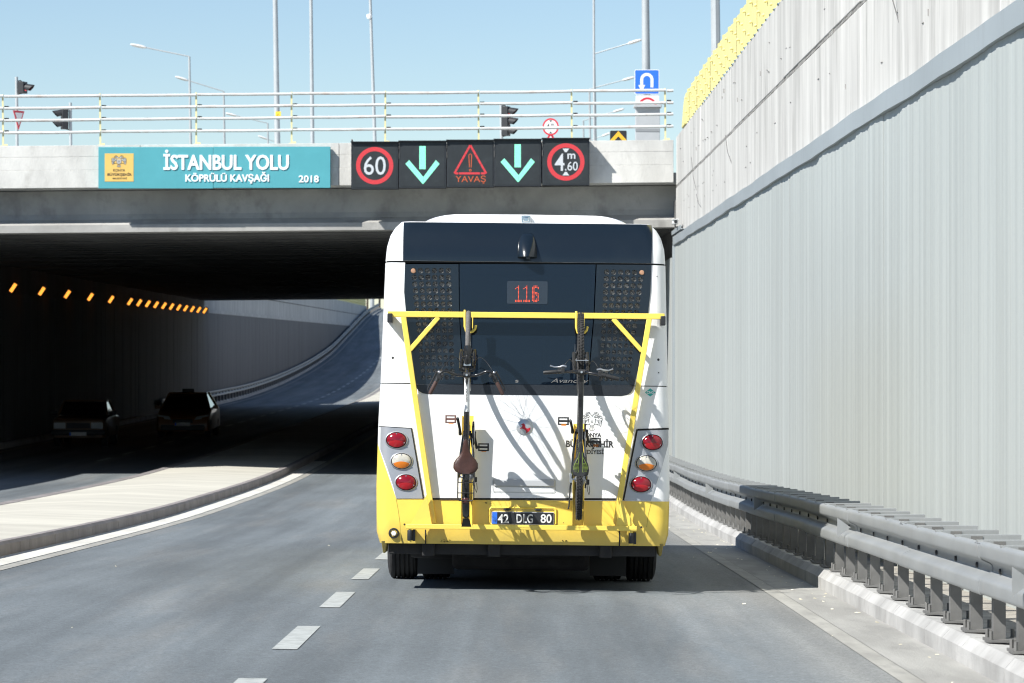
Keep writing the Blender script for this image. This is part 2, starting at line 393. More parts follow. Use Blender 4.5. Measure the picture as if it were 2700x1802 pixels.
# cladding sheets
def clad_mesh(W, z0, z1, seed):
    r = random.Random(seed); me = MB(); n = 24; pts = []
    bow = r.uniform(-.010, .014); tilt = r.uniform(-.006, .006)
    for i in range(n + 1):
        t = i / n; rib = .005 if (i % 8) in (2, 3, 4) else 0.0
        x = rib + bow * math.sin(math.pi * t) + tilt * (t - .5)
        pts.append((-x, .004 + t * (W - .008)))
    for z in (z0, z1): me.v += [(x, y, z) for x, y in pts]
    me.v += [(.03, y, z) for z in (z0, z1) for y in (pts[0][1], pts[-1][1])]
    k = n + 1; me.f = [(i, i + 1, k + i + 1, k + i) for i in range(n)]
    b = 2 * k; me.f += [(0, k, b + 2, b), (n, b + 1, b + 3, k + n)]
    return me.mesh('cladding_panel', 20)
CM = [clad_mesh(1.5, -3.0, 3.62, s) for s in range(7)]
y = -12.0 ; last = -1
while y < 80.4:
    k = rnd.randrange(7)
    while k == last: k = rnd.randrange(7)
    last = k
    place('cladding_panel', CM[k], M_clad, rw, (-.035 + rnd.uniform(-.004, .004), y - 20, 0)); y += 1.5
y = -12.0
while y < 80.0:
    l = 6.0 if y < 72 else 81.15 - y
    p = [(-.085, 3.56), (-.085, 3.745), (-.02, 3.775), (.01, 3.775), (.01, 3.745), (-.06, 3.735), (-.06, 3.575), (.0, 3.56)]; n = 12; rings = []
    for i in range(n + 1):       # pressed sheet, never quite straight
        yy = y + .004 + (l - .008) * i / n; wz = .006 * math.sin(.55 * yy) + .003 * math.sin(1.7 * yy + 1) + .0015 * math.sin(4.1 * yy); wx = .004 * math.sin(1.4 * yy + 2)
        rings.append([Vector((x + wx, yy - 20, z + wz + (.003 * math.sin(1.3 * yy) if z < 3.6 else 0))) for x, z in p])
    MB().loft(rings).build('capping_strip', M_strip, rw, smooth=15); y += l
# end jamb of the cladding beside the portal
wbox('end_jamb', M_strip, rw, 3.5, 20, 3.41, 3.5, 80.9, 81.2, -2.2, 3.55, .006)
# form-tie stubs and wire ends left in the concrete
m = MB()
for zr in (4.15, 4.45, 5.25, 5.65):
    y = 22.0
    while y < 79:
        if rnd.random() < .26:
            l = rnd.uniform(.03, .09); z = zr + rnd.uniform(-.05, .05)
            if rnd.random() < .85: m.box(-.006, .02, y - 20, y - 20 + l * 2.2, z, z + .007)
            else: m.box(-.006, .02, y - 20, y - 20 + .015, z, z + l)
        y += rnd.uniform(.35, 1.1)
tag(m.build('form_tie_stub', mat('tie_stub', (.33, .325, .31), .9), rw), kind='stuff')
for (yy, zz, q) in ((60, 4.35, .5), (72, 4.4, .7), (70, 3.98, .3), (33.5, 4.35, .75)):
    m = MB(); m.tube([(.01, yy - 20, zz), (-.05, yy - 20 + .2, zz + q * .4), (-.07, yy - 20 + .5, zz + q)], .006, 5); m.build('wire_end', M_post, rw)

# yellow barrier above the wall
def barrier_panel(W, H, face, name='barrier_panel'):
    me = MB(); nu, nv = 12, 8; s = face
    for j in range(nv + 1):
        for i in range(nu + 1):
            t = i / nu; top = H - .05 * (2 * t - 1) ** 2
            x = -.022 * math.cos(2 * math.pi * 2 * t) - .05
            me.v.append((s * x, .006 + t * (W - .012), top * j / nv))
    for j in range(nv):
        for i in range(nu): a = j * (nu + 1) + i; me.f.append((a, a + 1, a + nu + 2, a + nu + 1))
    o = len(me.v)
    for i in range(nu + 1): t = i / nu; me.v.append((s * .06, .006 + t * (W - .012), H - .05 * (2 * t - 1) ** 2))
    for i in range(nu): me.f.append((nv * (nu + 1) + i, nv * (nu + 1) + i + 1, o + i + 1, o + i))
    for r in range(4):
        for c in ((r % 2),):
            yy = W * (.25 + .5 * c) + (.16 if r % 2 else -.16) ; z = H * (.14 + .22 * r)
            me.lathe([(.024, 0), (.020, .03), (.0, .05)], (s * -.06, yy, z), (-s, 0, -.35), 8)
    return me.mesh(name, 40)
bp = barrier_panel(1.65, .68, 1)
br = thing('barrier', 'yellow corrugated studded barrier along the top of the right wall', 'barrier', (3.56, 20, 6.0))
y = 76.4
while y > 8:
    place('barrier_panel', bp, M_yel, br, (rnd.uniform(-.008, .008), y - 1.65 - 20, rnd.uniform(-.008, .008))); y -= 1.65
m = MB(); m.add([(.0, 0, 0), (.0, 1.7, 0), (.0, .9, .42), (.0, .35, .6), (.0, 0, .62), (-.08, 0, 0), (-.08, 1.7, 0), (-.08, .9, .42), (-.08, .35, .6), (-.08, 0, .62)],
    [(0, 1, 2, 3, 4), (9, 8, 7, 6, 5), (0, 5, 6, 1), (1, 6, 7, 2), (2, 7, 8, 3), (3, 8, 9, 4), (4, 9, 5, 0)])
o = m.build('barrier_end', M_yel, br, bevel=.02); o.location = (0, 56.4, 0)

for k, zz in enumerate((.30, .52)):
    cd = thing('conduit', ('lower' if k == 0 else 'upper') + ' dark conduit along the foot of the right wall behind the rail', 'conduit', (3.40, 20, zz))
    for a in range(-1, 22):
        ya, yb = 14 + a * 3.0, 17 + a * 3.0
        m = MB(); m.tube([(0, ya - 20, prof(ya)), (0, yb - 20 - .01, prof(yb))], .022, 8); m.build('conduit_pipe', M_dark, cd)
        m = MB(); m.tube([(0, ya - 20 - .04, prof(ya)), (0, ya - 20 + .04, prof(ya))], .03, 8); m.build('conduit_joint', M_post, cd)
# security camera on the right wall beside the portal
sc_ = thing('security_camera', 'white box security camera on a bracket at the end of the right wall', 'camera', (3.5, 78.0, 3.93))
m = MB(); m.box(-.22, -.10, -.20, .20, 0, .09); m.build('camera_housing', M_white, sc_, bevel=.012)
m = MB(); m.box(-.235, -.085, -.24, .16, .093, .108); m.build('sun_shield', M_white, sc_)
m = MB(); m.lathe([(.0, 0), (.035, 0), (.035, .02), (.0, .02)], (-.16, -.20, .045), (0, -1, 0), 14); m.build('lens', M_black, sc_)
m = MB(); m.tube([(-.16, .05, 0), (-.16, .05, -.06), (0, .05, -.06)], .018, 8); m.build('bracket', M_post, sc_)
ct = thing('cable_tray', 'short grey cable tray fixed above the cladding at the portal', 'cable tray', (3.45, 76.5, 3.78))
m = MB(); m.box(-.06, .05, 0, 4.6, 0, .012); m.box(-.06, -.048, 0, 4.6, .013, .09); m.build('tray', M_strip, ct)

# ------------------------------------------------------------------ left retaining wall (beyond the island)
lw = thing('retaining_wall', 'shaded ribbed wall along the far left carriageway, leading through the tunnel', 'wall', (-15.8, 180, 0))
y = 20.0
while y < 372:
    l = 16.0
    m = MB(); m.box(-.4, -.005, y - 180 + .01, min(y + l, 374) - 180 - .01, -3.2, 5.0); m.build('concrete_panel', M_conc, lw); y += l
def clad_l(W, z0, z1, seed):
    r = random.Random(seed); me = MB(); n = 20
    pts = []
    for i in range(n + 1):
        t = i / n; pts.append(((.05 if (i % 4) in (1, 2) else 0) + r.uniform(0, .004), .006 + t * (W - .012)))
    for z in (z0, z1): me.v += [(x, y, z) for x, y in pts]
    k = n + 1; me.f = [(i, i + 1, k + i + 1, k + i) for i in range(n)]
    me.f += []
    return me.mesh('cladding_panel', 20)
M_clad_shade = mat('tunnel_cladding_shade', (.12, .122, .127), .7, world=True, var=.08, scale=1.0, stretch=(1, 5, .1), dirt=(.07, .07, .073), dirt_amt=.8, dscale=.8, dstretch=(1, 3, .2))  # cladding darkened in its colour to deepen the tunnel shade
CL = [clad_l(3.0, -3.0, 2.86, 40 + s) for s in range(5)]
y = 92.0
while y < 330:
    place('cladding_panel', CL[rnd.randrange(5)], M_clad_shade if y < 179 else M_cladl, lw, (.03, y - 180, 0)); y += 3.0
y = 182.0
while y < 340:
    m = MB(); m.box(.0, .10, y - 180 + .005, y + 12 - 180 - .005, 2.84, 3.02); m.build('capping_strip', M_conc, lw); y += 12  # pale material stands in for sky light caught by the ledge
m = MB(); m.box(-.02, .012, 2, 194, 4.0, 4.05); m.build('day_joint', M_groove, lw)
bl = thing('barrier', 'yellow barrier along the far left wall top beyond the tunnel', 'barrier', (-15.86, 290, 5.0))
def lbar(W):
    me = MB(); nv = 12
    for j in range(nv + 1):
        x = .03 * math.cos(2 * math.pi * 3 * j / nv)
        me.v += [(x, .01, .75 * j / nv), (x, W - .01, .75 * j / nv), (x - .08, .01, .75 * j / nv), (x - .08, W - .01, .75 * j / nv)]
    for j in range(nv):
        a = 4 * j; me.f += [(a, a + 1, a + 5, a + 4), (a + 2, a + 6, a + 7, a + 3), (a, a + 4, a + 6, a + 2), (a + 1, a + 3, a + 7, a + 5)]
    me.f.append((nv * 4, nv * 4 + 1, nv * 4 + 3, nv * 4 + 2))
    return me.mesh('barrier_panel', 50)
lb = lbar(9.0)
for k in range(21):
    place('barrier_panel', lb, M_yel, bl, (0, 182 + 9 * k - 290, 0))

fr2 = thing('retaining_wall', 'concrete wall on the right beyond the tunnel, behind the bus', 'wall', (3.5, 181, 0))
for k in range(12):
    m = MB(); m.box(.005, .4, k * 16 + .01, k * 16 + 15.99, -3.2, 5.4); m.build('concrete_panel', M_conc, fr2)
# ------------------------------------------------------------------ guard rails
WB = [(.035, 0), (.012, .004), (.002, .014), (.0, .028), (.0, .078), (.004, .092), (.016, .102), (.066, .124), (.078, .134), (.082, .146), (.082, .166), (.078, .178), (.066, .188), (.016, .210), (.004, .220), (.0, .234), (.0, .284), (.002, .298), (.012, .308), (.035, .312)]   # depth, height
def beam(x, ya, yb, zb, s, step=1.07, y_org=0, th=.006):
    me = MB(); n = max(1, int(round((yb - ya) / step))); k = len(WB)
    prof2 = [(d, h) for d, h in WB] + [(d + th, h) for d, h in reversed(WB)]
    rings = []
    for i in range(n + 1):
        y = ya + (yb - ya) * i / n; z = rz_(x, y) + zb
        rings.append([Vector((s * d, y - y_org, z + h)) for d, h in prof2])
    return me.loft(rings)
SP = 1.07; RX = 2.70; RH = .45
gr = thing('guard_rail', 'grey steel double-wave guard rail on close-set posts along the right wall', 'guard rail', (RX, 20, 0))
def on(x, y): return rz_(x, y)
y = 19.3 - 6 * SP
pm = MB()   # channel post
pm.box(.105, .112, 0, .09, .0, .592); pm.box(.112, .178, 0, .008, .0, .592); pm.box(.112, .178, .082, .09, .0, .592)
pm = pm.mesh('post', 20)
bm_ = MB(); bm_.box(.06, .26, -.07, .16, 0, .016)
for ax_, ay_ in ((.085, -.045), (.235, -.045), (.085, .135), (.235, .135)): bm_.lathe([(.013, 0), (.013, .05), (.0, .05)], (ax_, ay_, .016), (0, 0, 1), 6)
bm_ = bm_.mesh('base_plate', 20)
am = MB(); am.box(.012, .42, .005, .095, .0, .010); am.box(.012, .42, .005, .013, -.035, .0)
am = am.mesh('spacer_arm', 20)
i = 0
while y < 150:
    if y > 12:
        z = on(RX, y) + .172
        place('post', pm, M_post, gr, (0.0, y - 20, z)); place('base_plate', bm_, M_post, gr, (0, y - 20, z - .002))
        place('spacer_arm', am, M_galv, gr, (0, y - 20, z + .588), (0, 0, rnd.uniform(-.02, .02)))
        if (i - 6) % 10 == 0:
            m = MB(); m.add([(-.012, 0, -.06), (-.012, 0, .10), (.10, 0, .02), (-.012, .01, -.06), (-.012, .01, .10), (.10, .01, .02)], [(0, 2, 1), (3, 4, 5), (0, 1, 4, 3), (1, 2, 5, 4), (2, 0, 3, 5)])
            o = m.build('delineator', M_galv, gr); o.location = (-.05, y - 20 + .1, on(RX, y) + RH + .14)
    y += SP; i += 1
y = 19.3 - 6 * SP; k = 0
bolt = MB(); bolt.lathe([(.018, 0), (.016, .012), (0, .014)], (.0, 0, 0), (-1, 0, 0), 8); bolt = bolt.mesh('bolt')
while y < 150:
    o = beam(0, y - .12, y + 4 * SP + .12, RH, 1, y_org=20).build('rail_beam', M_galv, gr, smooth=50)
    o.location = ((k % 2) * .004, 0, (k % 2) * .004 - FALL * RX)
    for j in range(4):
        if y < 90: place('bolt', bolt, M_dark, gr, (.080, y - 20 + .55 + j * SP, on(RX, y + .55 + j * SP) + RH + .156))
    y += 4 * SP; k += 1
gl = thing('guard_rail', 'dim steel guard rail at the foot of the far left wall', 'guard rail', (XL + .02, 180, 0))
y = 156.0
pl = MB(); pl.box(-.12, -.02, 0, .10, 0, .62); pl = pl.mesh('post')
while y < 396:
    o = beam(-5.5, y, y + 8, .45, -1, 2.0, 180).build('rail_beam', M_galv, gl, smooth=25); o.location = (0, 0, 0)
    for j in range(4): place('post', pl, M_post, gl, (0, y + j * 2 - 180, prof(y + j * 2) + .06))
    y += 8
# ------------------------------------------------------------------ bridge / underpass
BY = 81.8; BT = .009
def bz(x): return BT * (x - 3.5)          # the deck rises gently to the right
PPM = FOC / BY
def fx(px, d=BY): return (px - 1372) / FOC * d
def fz(py, d=BY): return EYE + (901 - py) / FOC * d
bg = thing('bridge', 'concrete road bridge over the underpass with pale parapet and dark soffit', 'bridge', (-6, BY, 0))
def skew(me):       # shear vertices by the deck's fall (mesh x is relative to the bridge origin)
    for v in me.vertices: v.co.z += bz(v.co.x - 6)
    return me
PT, PB, GB = 5.96, 5.0, 4.0
xs_ = [-24, -18.5, -13.2, -8.6, -4.1, .35, 3.47]
for a, b in zip(xs_[:-1], xs_[1:]):
    g = .006
    for (z0, z1, dy) in ((PB, PB + .40, 0), (PB + .4015, PB + .70, .003), (PB + .7015, PT, .001)):
        m = MB(); nx = 6
        for q in range(nx):
            xa = a + (b - a) * q / nx; xb = a + (b - a) * (q + 1) / nx
        m.box(a + g + 6, b - g + 6, dy, .42, z0, z1); me = skew(m.mesh('parapet_panel', 30)); place('parapet_panel', me, M_conc2, bg, bevel=.005)
# front girder: recessed web with a bottom flange
def girder(x0, x1, y, zb, ht, front=False):
    m = MB()
    p = [(.40, zb), (.40, zb + .17), (.72, zb + .30), (.80, zb + .42), (.80, zb + ht - .02), (1.3, zb + ht - .02), (1.3, zb + .42), (1.38, zb + .30), (1.5, zb + .17), (1.5, zb)]
    v = [(x, y + a, z) for x in (x0 + 6, x1 + 6) for a, z in p]; n = len(p)
    m.add(v, [tuple(range(n)), tuple(range(2 * n - 1, n - 1, -1))] + [(i, i + n, (i + 1) % n + n, (i + 1) % n) for i in range(n)])
    return skew(m.mesh('girder', 20))
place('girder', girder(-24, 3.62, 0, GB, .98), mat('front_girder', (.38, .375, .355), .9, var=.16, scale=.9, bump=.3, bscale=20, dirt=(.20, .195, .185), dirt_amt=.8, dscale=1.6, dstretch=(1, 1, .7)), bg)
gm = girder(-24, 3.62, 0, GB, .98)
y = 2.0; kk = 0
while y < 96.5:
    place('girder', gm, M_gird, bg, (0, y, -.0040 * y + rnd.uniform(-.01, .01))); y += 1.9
m = MB(); m.v = [(x, y, z) for y, z0 in ((.42, 4.98), (99, 4.57)) for x in (-30, 9.9) for z in (z0, z0 + .26)]
m.f = [(0, 1, 3, 2), (4, 6, 7, 5), (0, 4, 5, 1), (2, 3, 7, 6), (1, 5, 7, 3), (0, 2, 6, 4)]
place('deck_slab', skew(m.mesh('deck_slab')), M_conc2, bg)
m = MB(); m.box(-24 + 6, 3.47 + 6, 98.6, 99.0, 3.62, 5.5); place('far_parapet', skew(m.mesh('far_parapet')), M_gird, bg)
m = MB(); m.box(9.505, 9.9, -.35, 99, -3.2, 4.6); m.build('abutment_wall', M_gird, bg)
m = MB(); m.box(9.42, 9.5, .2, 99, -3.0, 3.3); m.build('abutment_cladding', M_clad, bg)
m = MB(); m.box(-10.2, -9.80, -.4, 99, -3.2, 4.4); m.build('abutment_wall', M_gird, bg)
# conduit and stain on the parapet
rl = thing('bridge_railing', 'four-bar white tube railing with thin cream posts on the bridge parapet', 'railing', (-6, BY + .12, PT))
M_railw = mat('railing_white', (.62, .63, .61), .5, var=.06, scale=4, dirt=(.38, .2, .12), dirt_amt=.5, dscale=3.5)
M_cream = mat('railing_cream', (.72, .66, .36), .55, var=.06, scale=6)
PX = [-760, -505, -250, 6, 263, 516, 768, 1015, 1262, 1508, 1755]
RHs = [1.13, .86, .59, .31]
for p in PX:
    x = fx(p); z = bz(x)
    m = MB(); m.box(-.020, .020, -.006, .006, 0, 1.18); m.box(-.06, .08, -.05, .06, -.002, .014); m.box(.028, .10, -.005, .005, .0, .05)
    o = m.build('railing_post', M_cream, rl); o.location = (x + 6, 0, z); o.rotation_euler = (0, rnd.uniform(-.012, .004), 0)
ends = [fx(p) for p in PX] + [3.46]
for a, b in zip(ends[:-1], ends[1:]):
    for h in RHs:
        e = rnd.uniform(-.008, .008)
        m = MB(); m.tube([(a + 6 + .03, -.03, bz(a) + h + e), ((a + b) / 2 + 6, -.03, bz((a + b) / 2) + h + e - .006), (b + 6 + .005, -.03, bz(b) + h + e + rnd.uniform(-.006, .006))], .034, 8)
        m.build('railing_tube', M_railw, rl, smooth=60)
        if h < 1.0 and a > -14:
            m = MB(); m.box(a + 6 + .03, a + 6 + .13, -.05, .0, bz(a) + h + .012, bz(a) + h + .052); m.build('tube_clamp', M_dark, rl)

# teal name board
M_teal = mat('teal_board', (.085, .36, .41), .5, var=.03, scale=2, dirt=(.11, .42, .48), dirt_amt=.3, dscale=3)
M_gold = mat('gold_panel', (.78, .51, .14), .5, var=.03, scale=4)
M_letter = mat('white_letter', (.86, .88, .88), .5)
M_ink = mat('black_ink', (.03, .03, .03), .6)
SD = BY - .16
nb = thing('name_board', 'teal board with raised white Turkish lettering on the bridge parapet', 'sign', (fx(565), SD, 5.3))
NX, NZ = fx(565), 5.3
def nx_(p): return fx(p, SD) - NX
def nz_(py, px=565): return fz(py, SD) - NZ
m = MB(); m.box(nx_(259), nx_(562), 0, .13, nz_(497.5), nz_(388)); m.build('board_panel', M_teal, nb, bevel=.006)
m = MB(); m.box(nx_(562.6), nx_(871), 0, .13, nz_(496), nz_(387)); m.build('board_panel', M_teal, nb, bevel=.006)
m = MB(); m.box(nx_(276), nx_(352), -.006, -.0005, nz_(479), nz_(405)); gp = m.build('crest_panel', M_gold, nb)
def letters(txt, a, b, z0, z1, par, mt, fx_, fz_, y=-.001, dep=.02, bold=.03, name='lettering', **k):
    me = text_mesh(txt, fx_(a), fx_(b), fz_(z1), fz_(z0), y, dep, bold, **k)
    return place(name, me, mt, par)
letters('İSTANBUL YOLU', 431.5, 761, 395.5, 448.5, nb, M_letter, nx_, nz_, dep=.014, bold=.014, fat=.017)
letters('KÖPRÜLÜ KAVŞAĞI', 489, 709, 454, 484.5, nb, M_letter, nx_, nz_, dep=.014, bold=.014, fat=.017)
letters('2018', 788, 840.5, 463, 481.5, nb, M_letter, nx_, nz_, dep=.014, bold=.014, fat=.017)
letters('KONYA', 298.5, 330, 446, 453, gp, M_ink, nx_, nz_, y=-.0065, dep=.002, bold=.02)
letters('BÜYÜKŞEHİR', 283, 347.5, 455, 466, gp, M_ink, nx_, nz_, y=-.0065, dep=.002, bold=.03)
letters('BELEDİYESİ', 297, 334.5, 467.5, 473, gp, M_ink, nx_, nz_, y=-.0065, dep=.002, bold=.02)

# double-headed eagle emblem: strokes in a unit box (x -1..1, z -1..1)
EAG = []
for s in (-1, 1):
    EAG += [[(0, .52), (s * .10, .72), (s * .26, .86), (s * .42, .84), (s * .50, .70), (s * .60, .62), (s * .44, .60), (s * .36, .66), (s * .28, .55), (s * .18, .42)],
            [(s * .20, .93), (s * .42, .98), (s * .60, .84), (s * .62, .66)],
            [(s * .28, .40), (s * .58, .50), (s * .78, .62), (s * .95, .50), (s * 1.0, .20), (s * .93, -.02), (s * 1.0, -.10), (s * .90, -.22), (s * .97, -.34), (s * .84, -.42), (s * .90, -.58), (s * .72, -.42), (s * .66, -.16), (s * .52, .10), (s * .34, .22)],
            [(s * .80, .56), (s * .70, .42), (s * .84, .30), (s * .98, .34)], [(s * .62, .50), (s * .56, .36), (s * .70, .26)],
            [(s * .76, .20), (s * .80, -.30)], [(s * .62, .16), (s * .72, -.30)], [(s * .88, .16), (s * .90, -.12)],
            [(s * .30, .30), (s * .34, .0), (s * .26, -.28), (s * .14, -.42), (0, -.46)],
            [(s * .22, -.36), (s * .48, -.30), (s * .64, -.44)], [(s * .48, -.30), (s * .62, -.30)],
            [(s * .10, -.44), (s * .26, -.86), (s * .14, -.96), (0, -.92)], [(s * .06, -.5), (s * .10, -.92)],
            [(s * .06, .10), (s * .10, -.06), (0, -.12)], [(s * .30, .74), (s * .34, .72)]]
def eagle_strokes(mb, cx, cz, w_, h_, wd, y, th=.002):
    for st in EAG: mb.ribbon([(cx + x * w_ / 2, cz + z * h_ / 2) for x, z in st], wd, y, th)
    return mb
def eagle_fill(mb, cx, cz, w_, h_, y, th=.002):
    for s in (-1, 1):
        for st in (EAG[0 if s == -1 else 15], EAG[2 if s == -1 else 17], EAG[8 if s == -1 else 23] + [(0, .3)], EAG[11 if s == -1 else 26]):
            mb.prism([(cx + x * w_ / 2, cz + z * h_ / 2) for x, z in st], y, y + th)
    return mb
M_silver = mat('silver_print', (.52, .52, .50), .45, metal=.3)
ex, ez = (nx_(313.5), nz_(426))
em = eagle_fill(MB(), ex, ez, .34, .27, -.0085, .002).build('emblem', M_silver, gp, smooth=0)
eagle_strokes(MB(), ex, ez, .34, .27, .006, -.010, .0014).build('emblem_outline', M_dark, gp, smooth=0)

# ------------------------------------------------------------------ electronic lane signs
def led(name, col, st):
    m_ = bpy.data.materials.new(name); m_.use_nodes = True; t = m_.node_tree; b = t.nodes['Principled BSDF']
    b.inputs['Base Color'].default_value = (.02, .02, .02, 1)
    b.inputs['Emission Color'].default_value = (*col, 1)
    tc = t.nodes.new('ShaderNodeTexCoord'); vo = t.nodes.new('ShaderNodeTexVoronoi'); vo.inputs['Scale'].default_value = 44; vo.inputs['Randomness'].default_value = .12
    mr = t.nodes.new('ShaderNodeMapRange'); mr.inputs['From Min'].default_value = .28; mr.inputs['From Max'].default_value = .6
    mr.inputs['To Min'].default_value = st; mr.inputs['To Max'].default_value = st * .55
    t.links.new(tc.outputs['Object'], vo.inputs['Vector']); t.links.new(vo.outputs['Distance'], mr.inputs['Value']); t.links.new(mr.outputs[0], b.inputs['Emission Strength'])
    return m_
L_red = led('led_red', (1.0, .045, .065), .9); L_grn = led('led_green', (.27, 1.0, .66), 1.5); L_wht = led('led_white', (.85, .93, 1.0), 1.0); L_amb = led('led_amber', (.95, .16, .03), .85)
M_box = mat('sign_housing', (.022, .027, .033), .55, var=.15, scale=2, dirt=(.05, .055, .06), dirt_amt=.5, dscale=6)
M_face = mat('sign_face', (.018, .024, .028), .6, var=.15, scale=3, dirt=(.035, .045, .05), dirt_amt=.6, dscale=5)
VD = BY - .42; PXc = [988, 1114, 1240, 1365, 1492]; 
LBL = ['black electronic sign showing 60 in a red ring', 'black electronic sign with green down arrow, beside the 60 sign', 'black electronic sign with red warning triangle and YAVAŞ',
       'black electronic sign with green down arrow, beside the 4.60 height sign', 'black electronic sign showing 4.60 m height limit in a red ring']
for i, px in enumerate(PXc):
    cz = fz(432.5 - 3.2 * (i - 2) * .75, VD); cx = fx(px, VD); hw = .531; hh = .525
    t = thing('electronic_sign', LBL[i], 'sign', (cx, VD, cz), group='lane control signs on the bridge')
    m = MB(); m.box(-hw, hw, .0, .40, -hh, hh); m.build('housing', M_box, t, bevel=.008)
    m = MB(); m.box(-hw + .03, hw - .03, -.006, -.0006, -hh + .03, hh - .03); f = m.build('face', M_face, t, bevel=.003)
    m = MB(); m.box(-hw - .012, hw + .012, -.07, .30, hh + .001, hh + .018); m.build('hood', M_box, t)
    for zz in (.2, .42):
        m = MB(); m.tube([(-hw + .006, -.012, zz - .07), (-hw + .006, -.012, zz + .07)], .008, 6); m.build('hinge', M_post, t)
    P = 1 / (FOC / VD)      # metres per photo pixel
    y = -.0085; th = .002
    if i in (0, 4):
        ring_mesh(.0, .0 + (.0), .325, .42, y, th).build('red_ring', L_red, t, smooth=0)
    if i == 0:
        place('digits', text_mesh('60', -.245, .25, -.21, .21, y, .002, .004), L_wht, t)
    if i == 4:
        place('digit', text_mesh('4', -.25, -.03, -.20, .19, y, .002, .004), L_wht, t)
        place('digits', text_mesh('.60', -.02, .27, -.195, .01, y, .002, .008), L_wht, t)
        place('letter', text_mesh('m', .035, .215, .07, .19, y, .002, .02), L_wht, t)
        for s in (1, -1):
            m = MB(); m.prism([(-.075, s * .302), (.075, s * .302), (.02, s * .222), (-.02, s * .222)], y, y + th); m.build('height_mark', L_wht, t, smooth=0)
    if i in (1, 3):
        m = MB(); m.prism([(-.072, .42), (.072, .42), (.072, -.10), (-.072, -.10)], y, y + th)
        q = .085
        m.prism([(-.385, .02), (-.385 + q, .02 + q), (.0 + .02, -.275), (.02, -.43), (.0, -.43)], y, y + th)
        m.prism([(.385, .02), (.385 - q, .02 + q), (.022, -.273), (.022, -.43)], y, y + th)
        m.build('green_arrow', L_grn, t, smooth=0)
    if i == 2:
        m = MB(); A, B_, C_ = (0, .42), (-.36, -.22), (.36, -.22)
        for a, b in ((A, B_), (C_, A)):
            n = 6
            for k in range(n):
                m.ribbon([(a[0] + (b[0] - a[0]) * (k + .02) / n, a[1] + (b[1] - a[1]) * (k + .02) / n), (a[0] + (b[0] - a[0]) * (k + .97) / n, a[1] + (b[1] - a[1]) * (k + .97) / n)], .046, y, th)
        for a, b in ((-.34, -.27), (-.255, .215), (.24, .34)): m.ribbon([(a, -.215), (b, -.215)], .046, y, th)
        m.build('warning_triangle', L_red, t, smooth=0)
        m = MB(); m.ribbon([(-.033, .20), (-.018, -.08), (.018, -.08), (.033, .20), (0, .225), (-.033, .20)], .017, y, th); m.build('exclamation_bar', L_amb, t, smooth=0)
        ring_mesh(0, -.145, .014, .03, y, th, 12).build('exclamation_dot', L_amb, t, smooth=0)
        place('slow_lettering', text_mesh('YAVAŞ', -.33, .35, -.45, -.265, y, .002, .0), L_amb, t)
m = MB()
# brackets that hold the end sign off the parapet
for i, px in ((0, 928), (4, 1551)):
    x = fx(px, VD)
    b_ = thing('sign_bracket', 'steel stay holding the ' + ('60 speed sign' if i == 0 else '4.60 height sign') + ' off the parapet', 'bracket', (x, BY - .02, 5.6), group='sign stays')
    q = MB(); q.box(-.03, .03, -.03, .0, -.2, .15); q.tube([(0, -.02, .1), (0, -.36, .35)], .018, 6); q.build('stay', M_post, b_)

# tunnel lamps along the left wall
M_lamp = mat('sodium_lamp', (.2, .1, .02), .5, emit=(1.0, .33, .045), estr=1.35)
ld = []
ORD = 'first second third fourth fifth sixth seventh eighth ninth tenth eleventh twelfth thirteenth fourteenth fifteenth last'.split()
inv = 8.59
for k in range(6): ld.append(inv + .515 * k)
inv = 11.17
for k in range(1, 11): ld.append(inv + .265 * k)
for k, iv in enumerate(ld):
    x = -15.1; d = 15.1 * (FOC * .87) * iv * 1e-4; d = min(d, 179.0)
    t = thing('tunnel_lamp', 'glowing orange tunnel lamp, ' + ORD[k] + ' from the left in the row along the wall', 'lamp', (x, d, 3.0 - .0018 * (d - 107)), (0, math.radians(34), math.radians(-4)), group='orange lamps along the tunnel wall')
    m = MB(); m.box(-.075, .075, .02, .18, -.17, .17); m.build('housing', M_dark, t, bevel=.01)
    m = MB(); m.box(-.05, .05, .0, .0185, -.14, .14); m.build('diffuser', M_lamp, t, bevel=.0)
# ------------------------------------------------------------------ street furniture above the bridge
def deck(x, y): return 5.24 + bz(min(x, 3.5)) - .0052 * max(0, y - 82)
def pole_thing(name, label, px0, px1, pyb, pyt, d, wpx0, wpx1, top, n=12, group=None, cat='pole'):
    x = fx(px0, d); z0 = deck(x, d) - .05
    t = thing(name, label, cat, (x, d, z0), group=group)
    lean = (fx(px1, d) - x) / (fz(pyt, d) - fz(pyb, d)); H = top - z0
    r0 = wpx0 / FOC * d / 2; r1 = wpx1 / FOC * d / 2; zt = fz(pyt, d) - z0; k = (r0 - r1) / zt
    m = MB(); pts = [(lean * h, 0, h) for h in (0, H * .33, H * .66, H)]
    m.tube(pts, [max(.04, r0 - k * h) for h in (0, H * .33, H * .66, H)], n); m.build('mast', M_pole, t, smooth=30)
    m = MB(); m.box(-r0 * 2, r0 * 2, -r0 * 2, r0 * 2, 0, .05); m.build('base_plate', M_post, t)
    return t, lean, r0
M_label = mat('warning_yellow', (.78, .56, .05), .5)
tA, la, ra = pole_thing('lamp_mast', 'thick grey mast with yellow warning label behind the teal board', 734, 728, 385, 0, 100, 17, 13, 15)
m = MB(); m.box(-.075, .075, -ra - .012, -ra - .004, 0, .20); o = m.build('warning_label', M_label, tA); o.location = (.0, 0, fz(314, 100) - tA.location.z)
m = MB(); m.ribbon([(-.045, .05), (0, .14), (.045, .05), (-.045, .05)], .012, -ra - .0145, .002); o = m.build('warning_symbol', M_ink, tA); o.location = (0, 0, fz(314, 100) - tA.location.z)
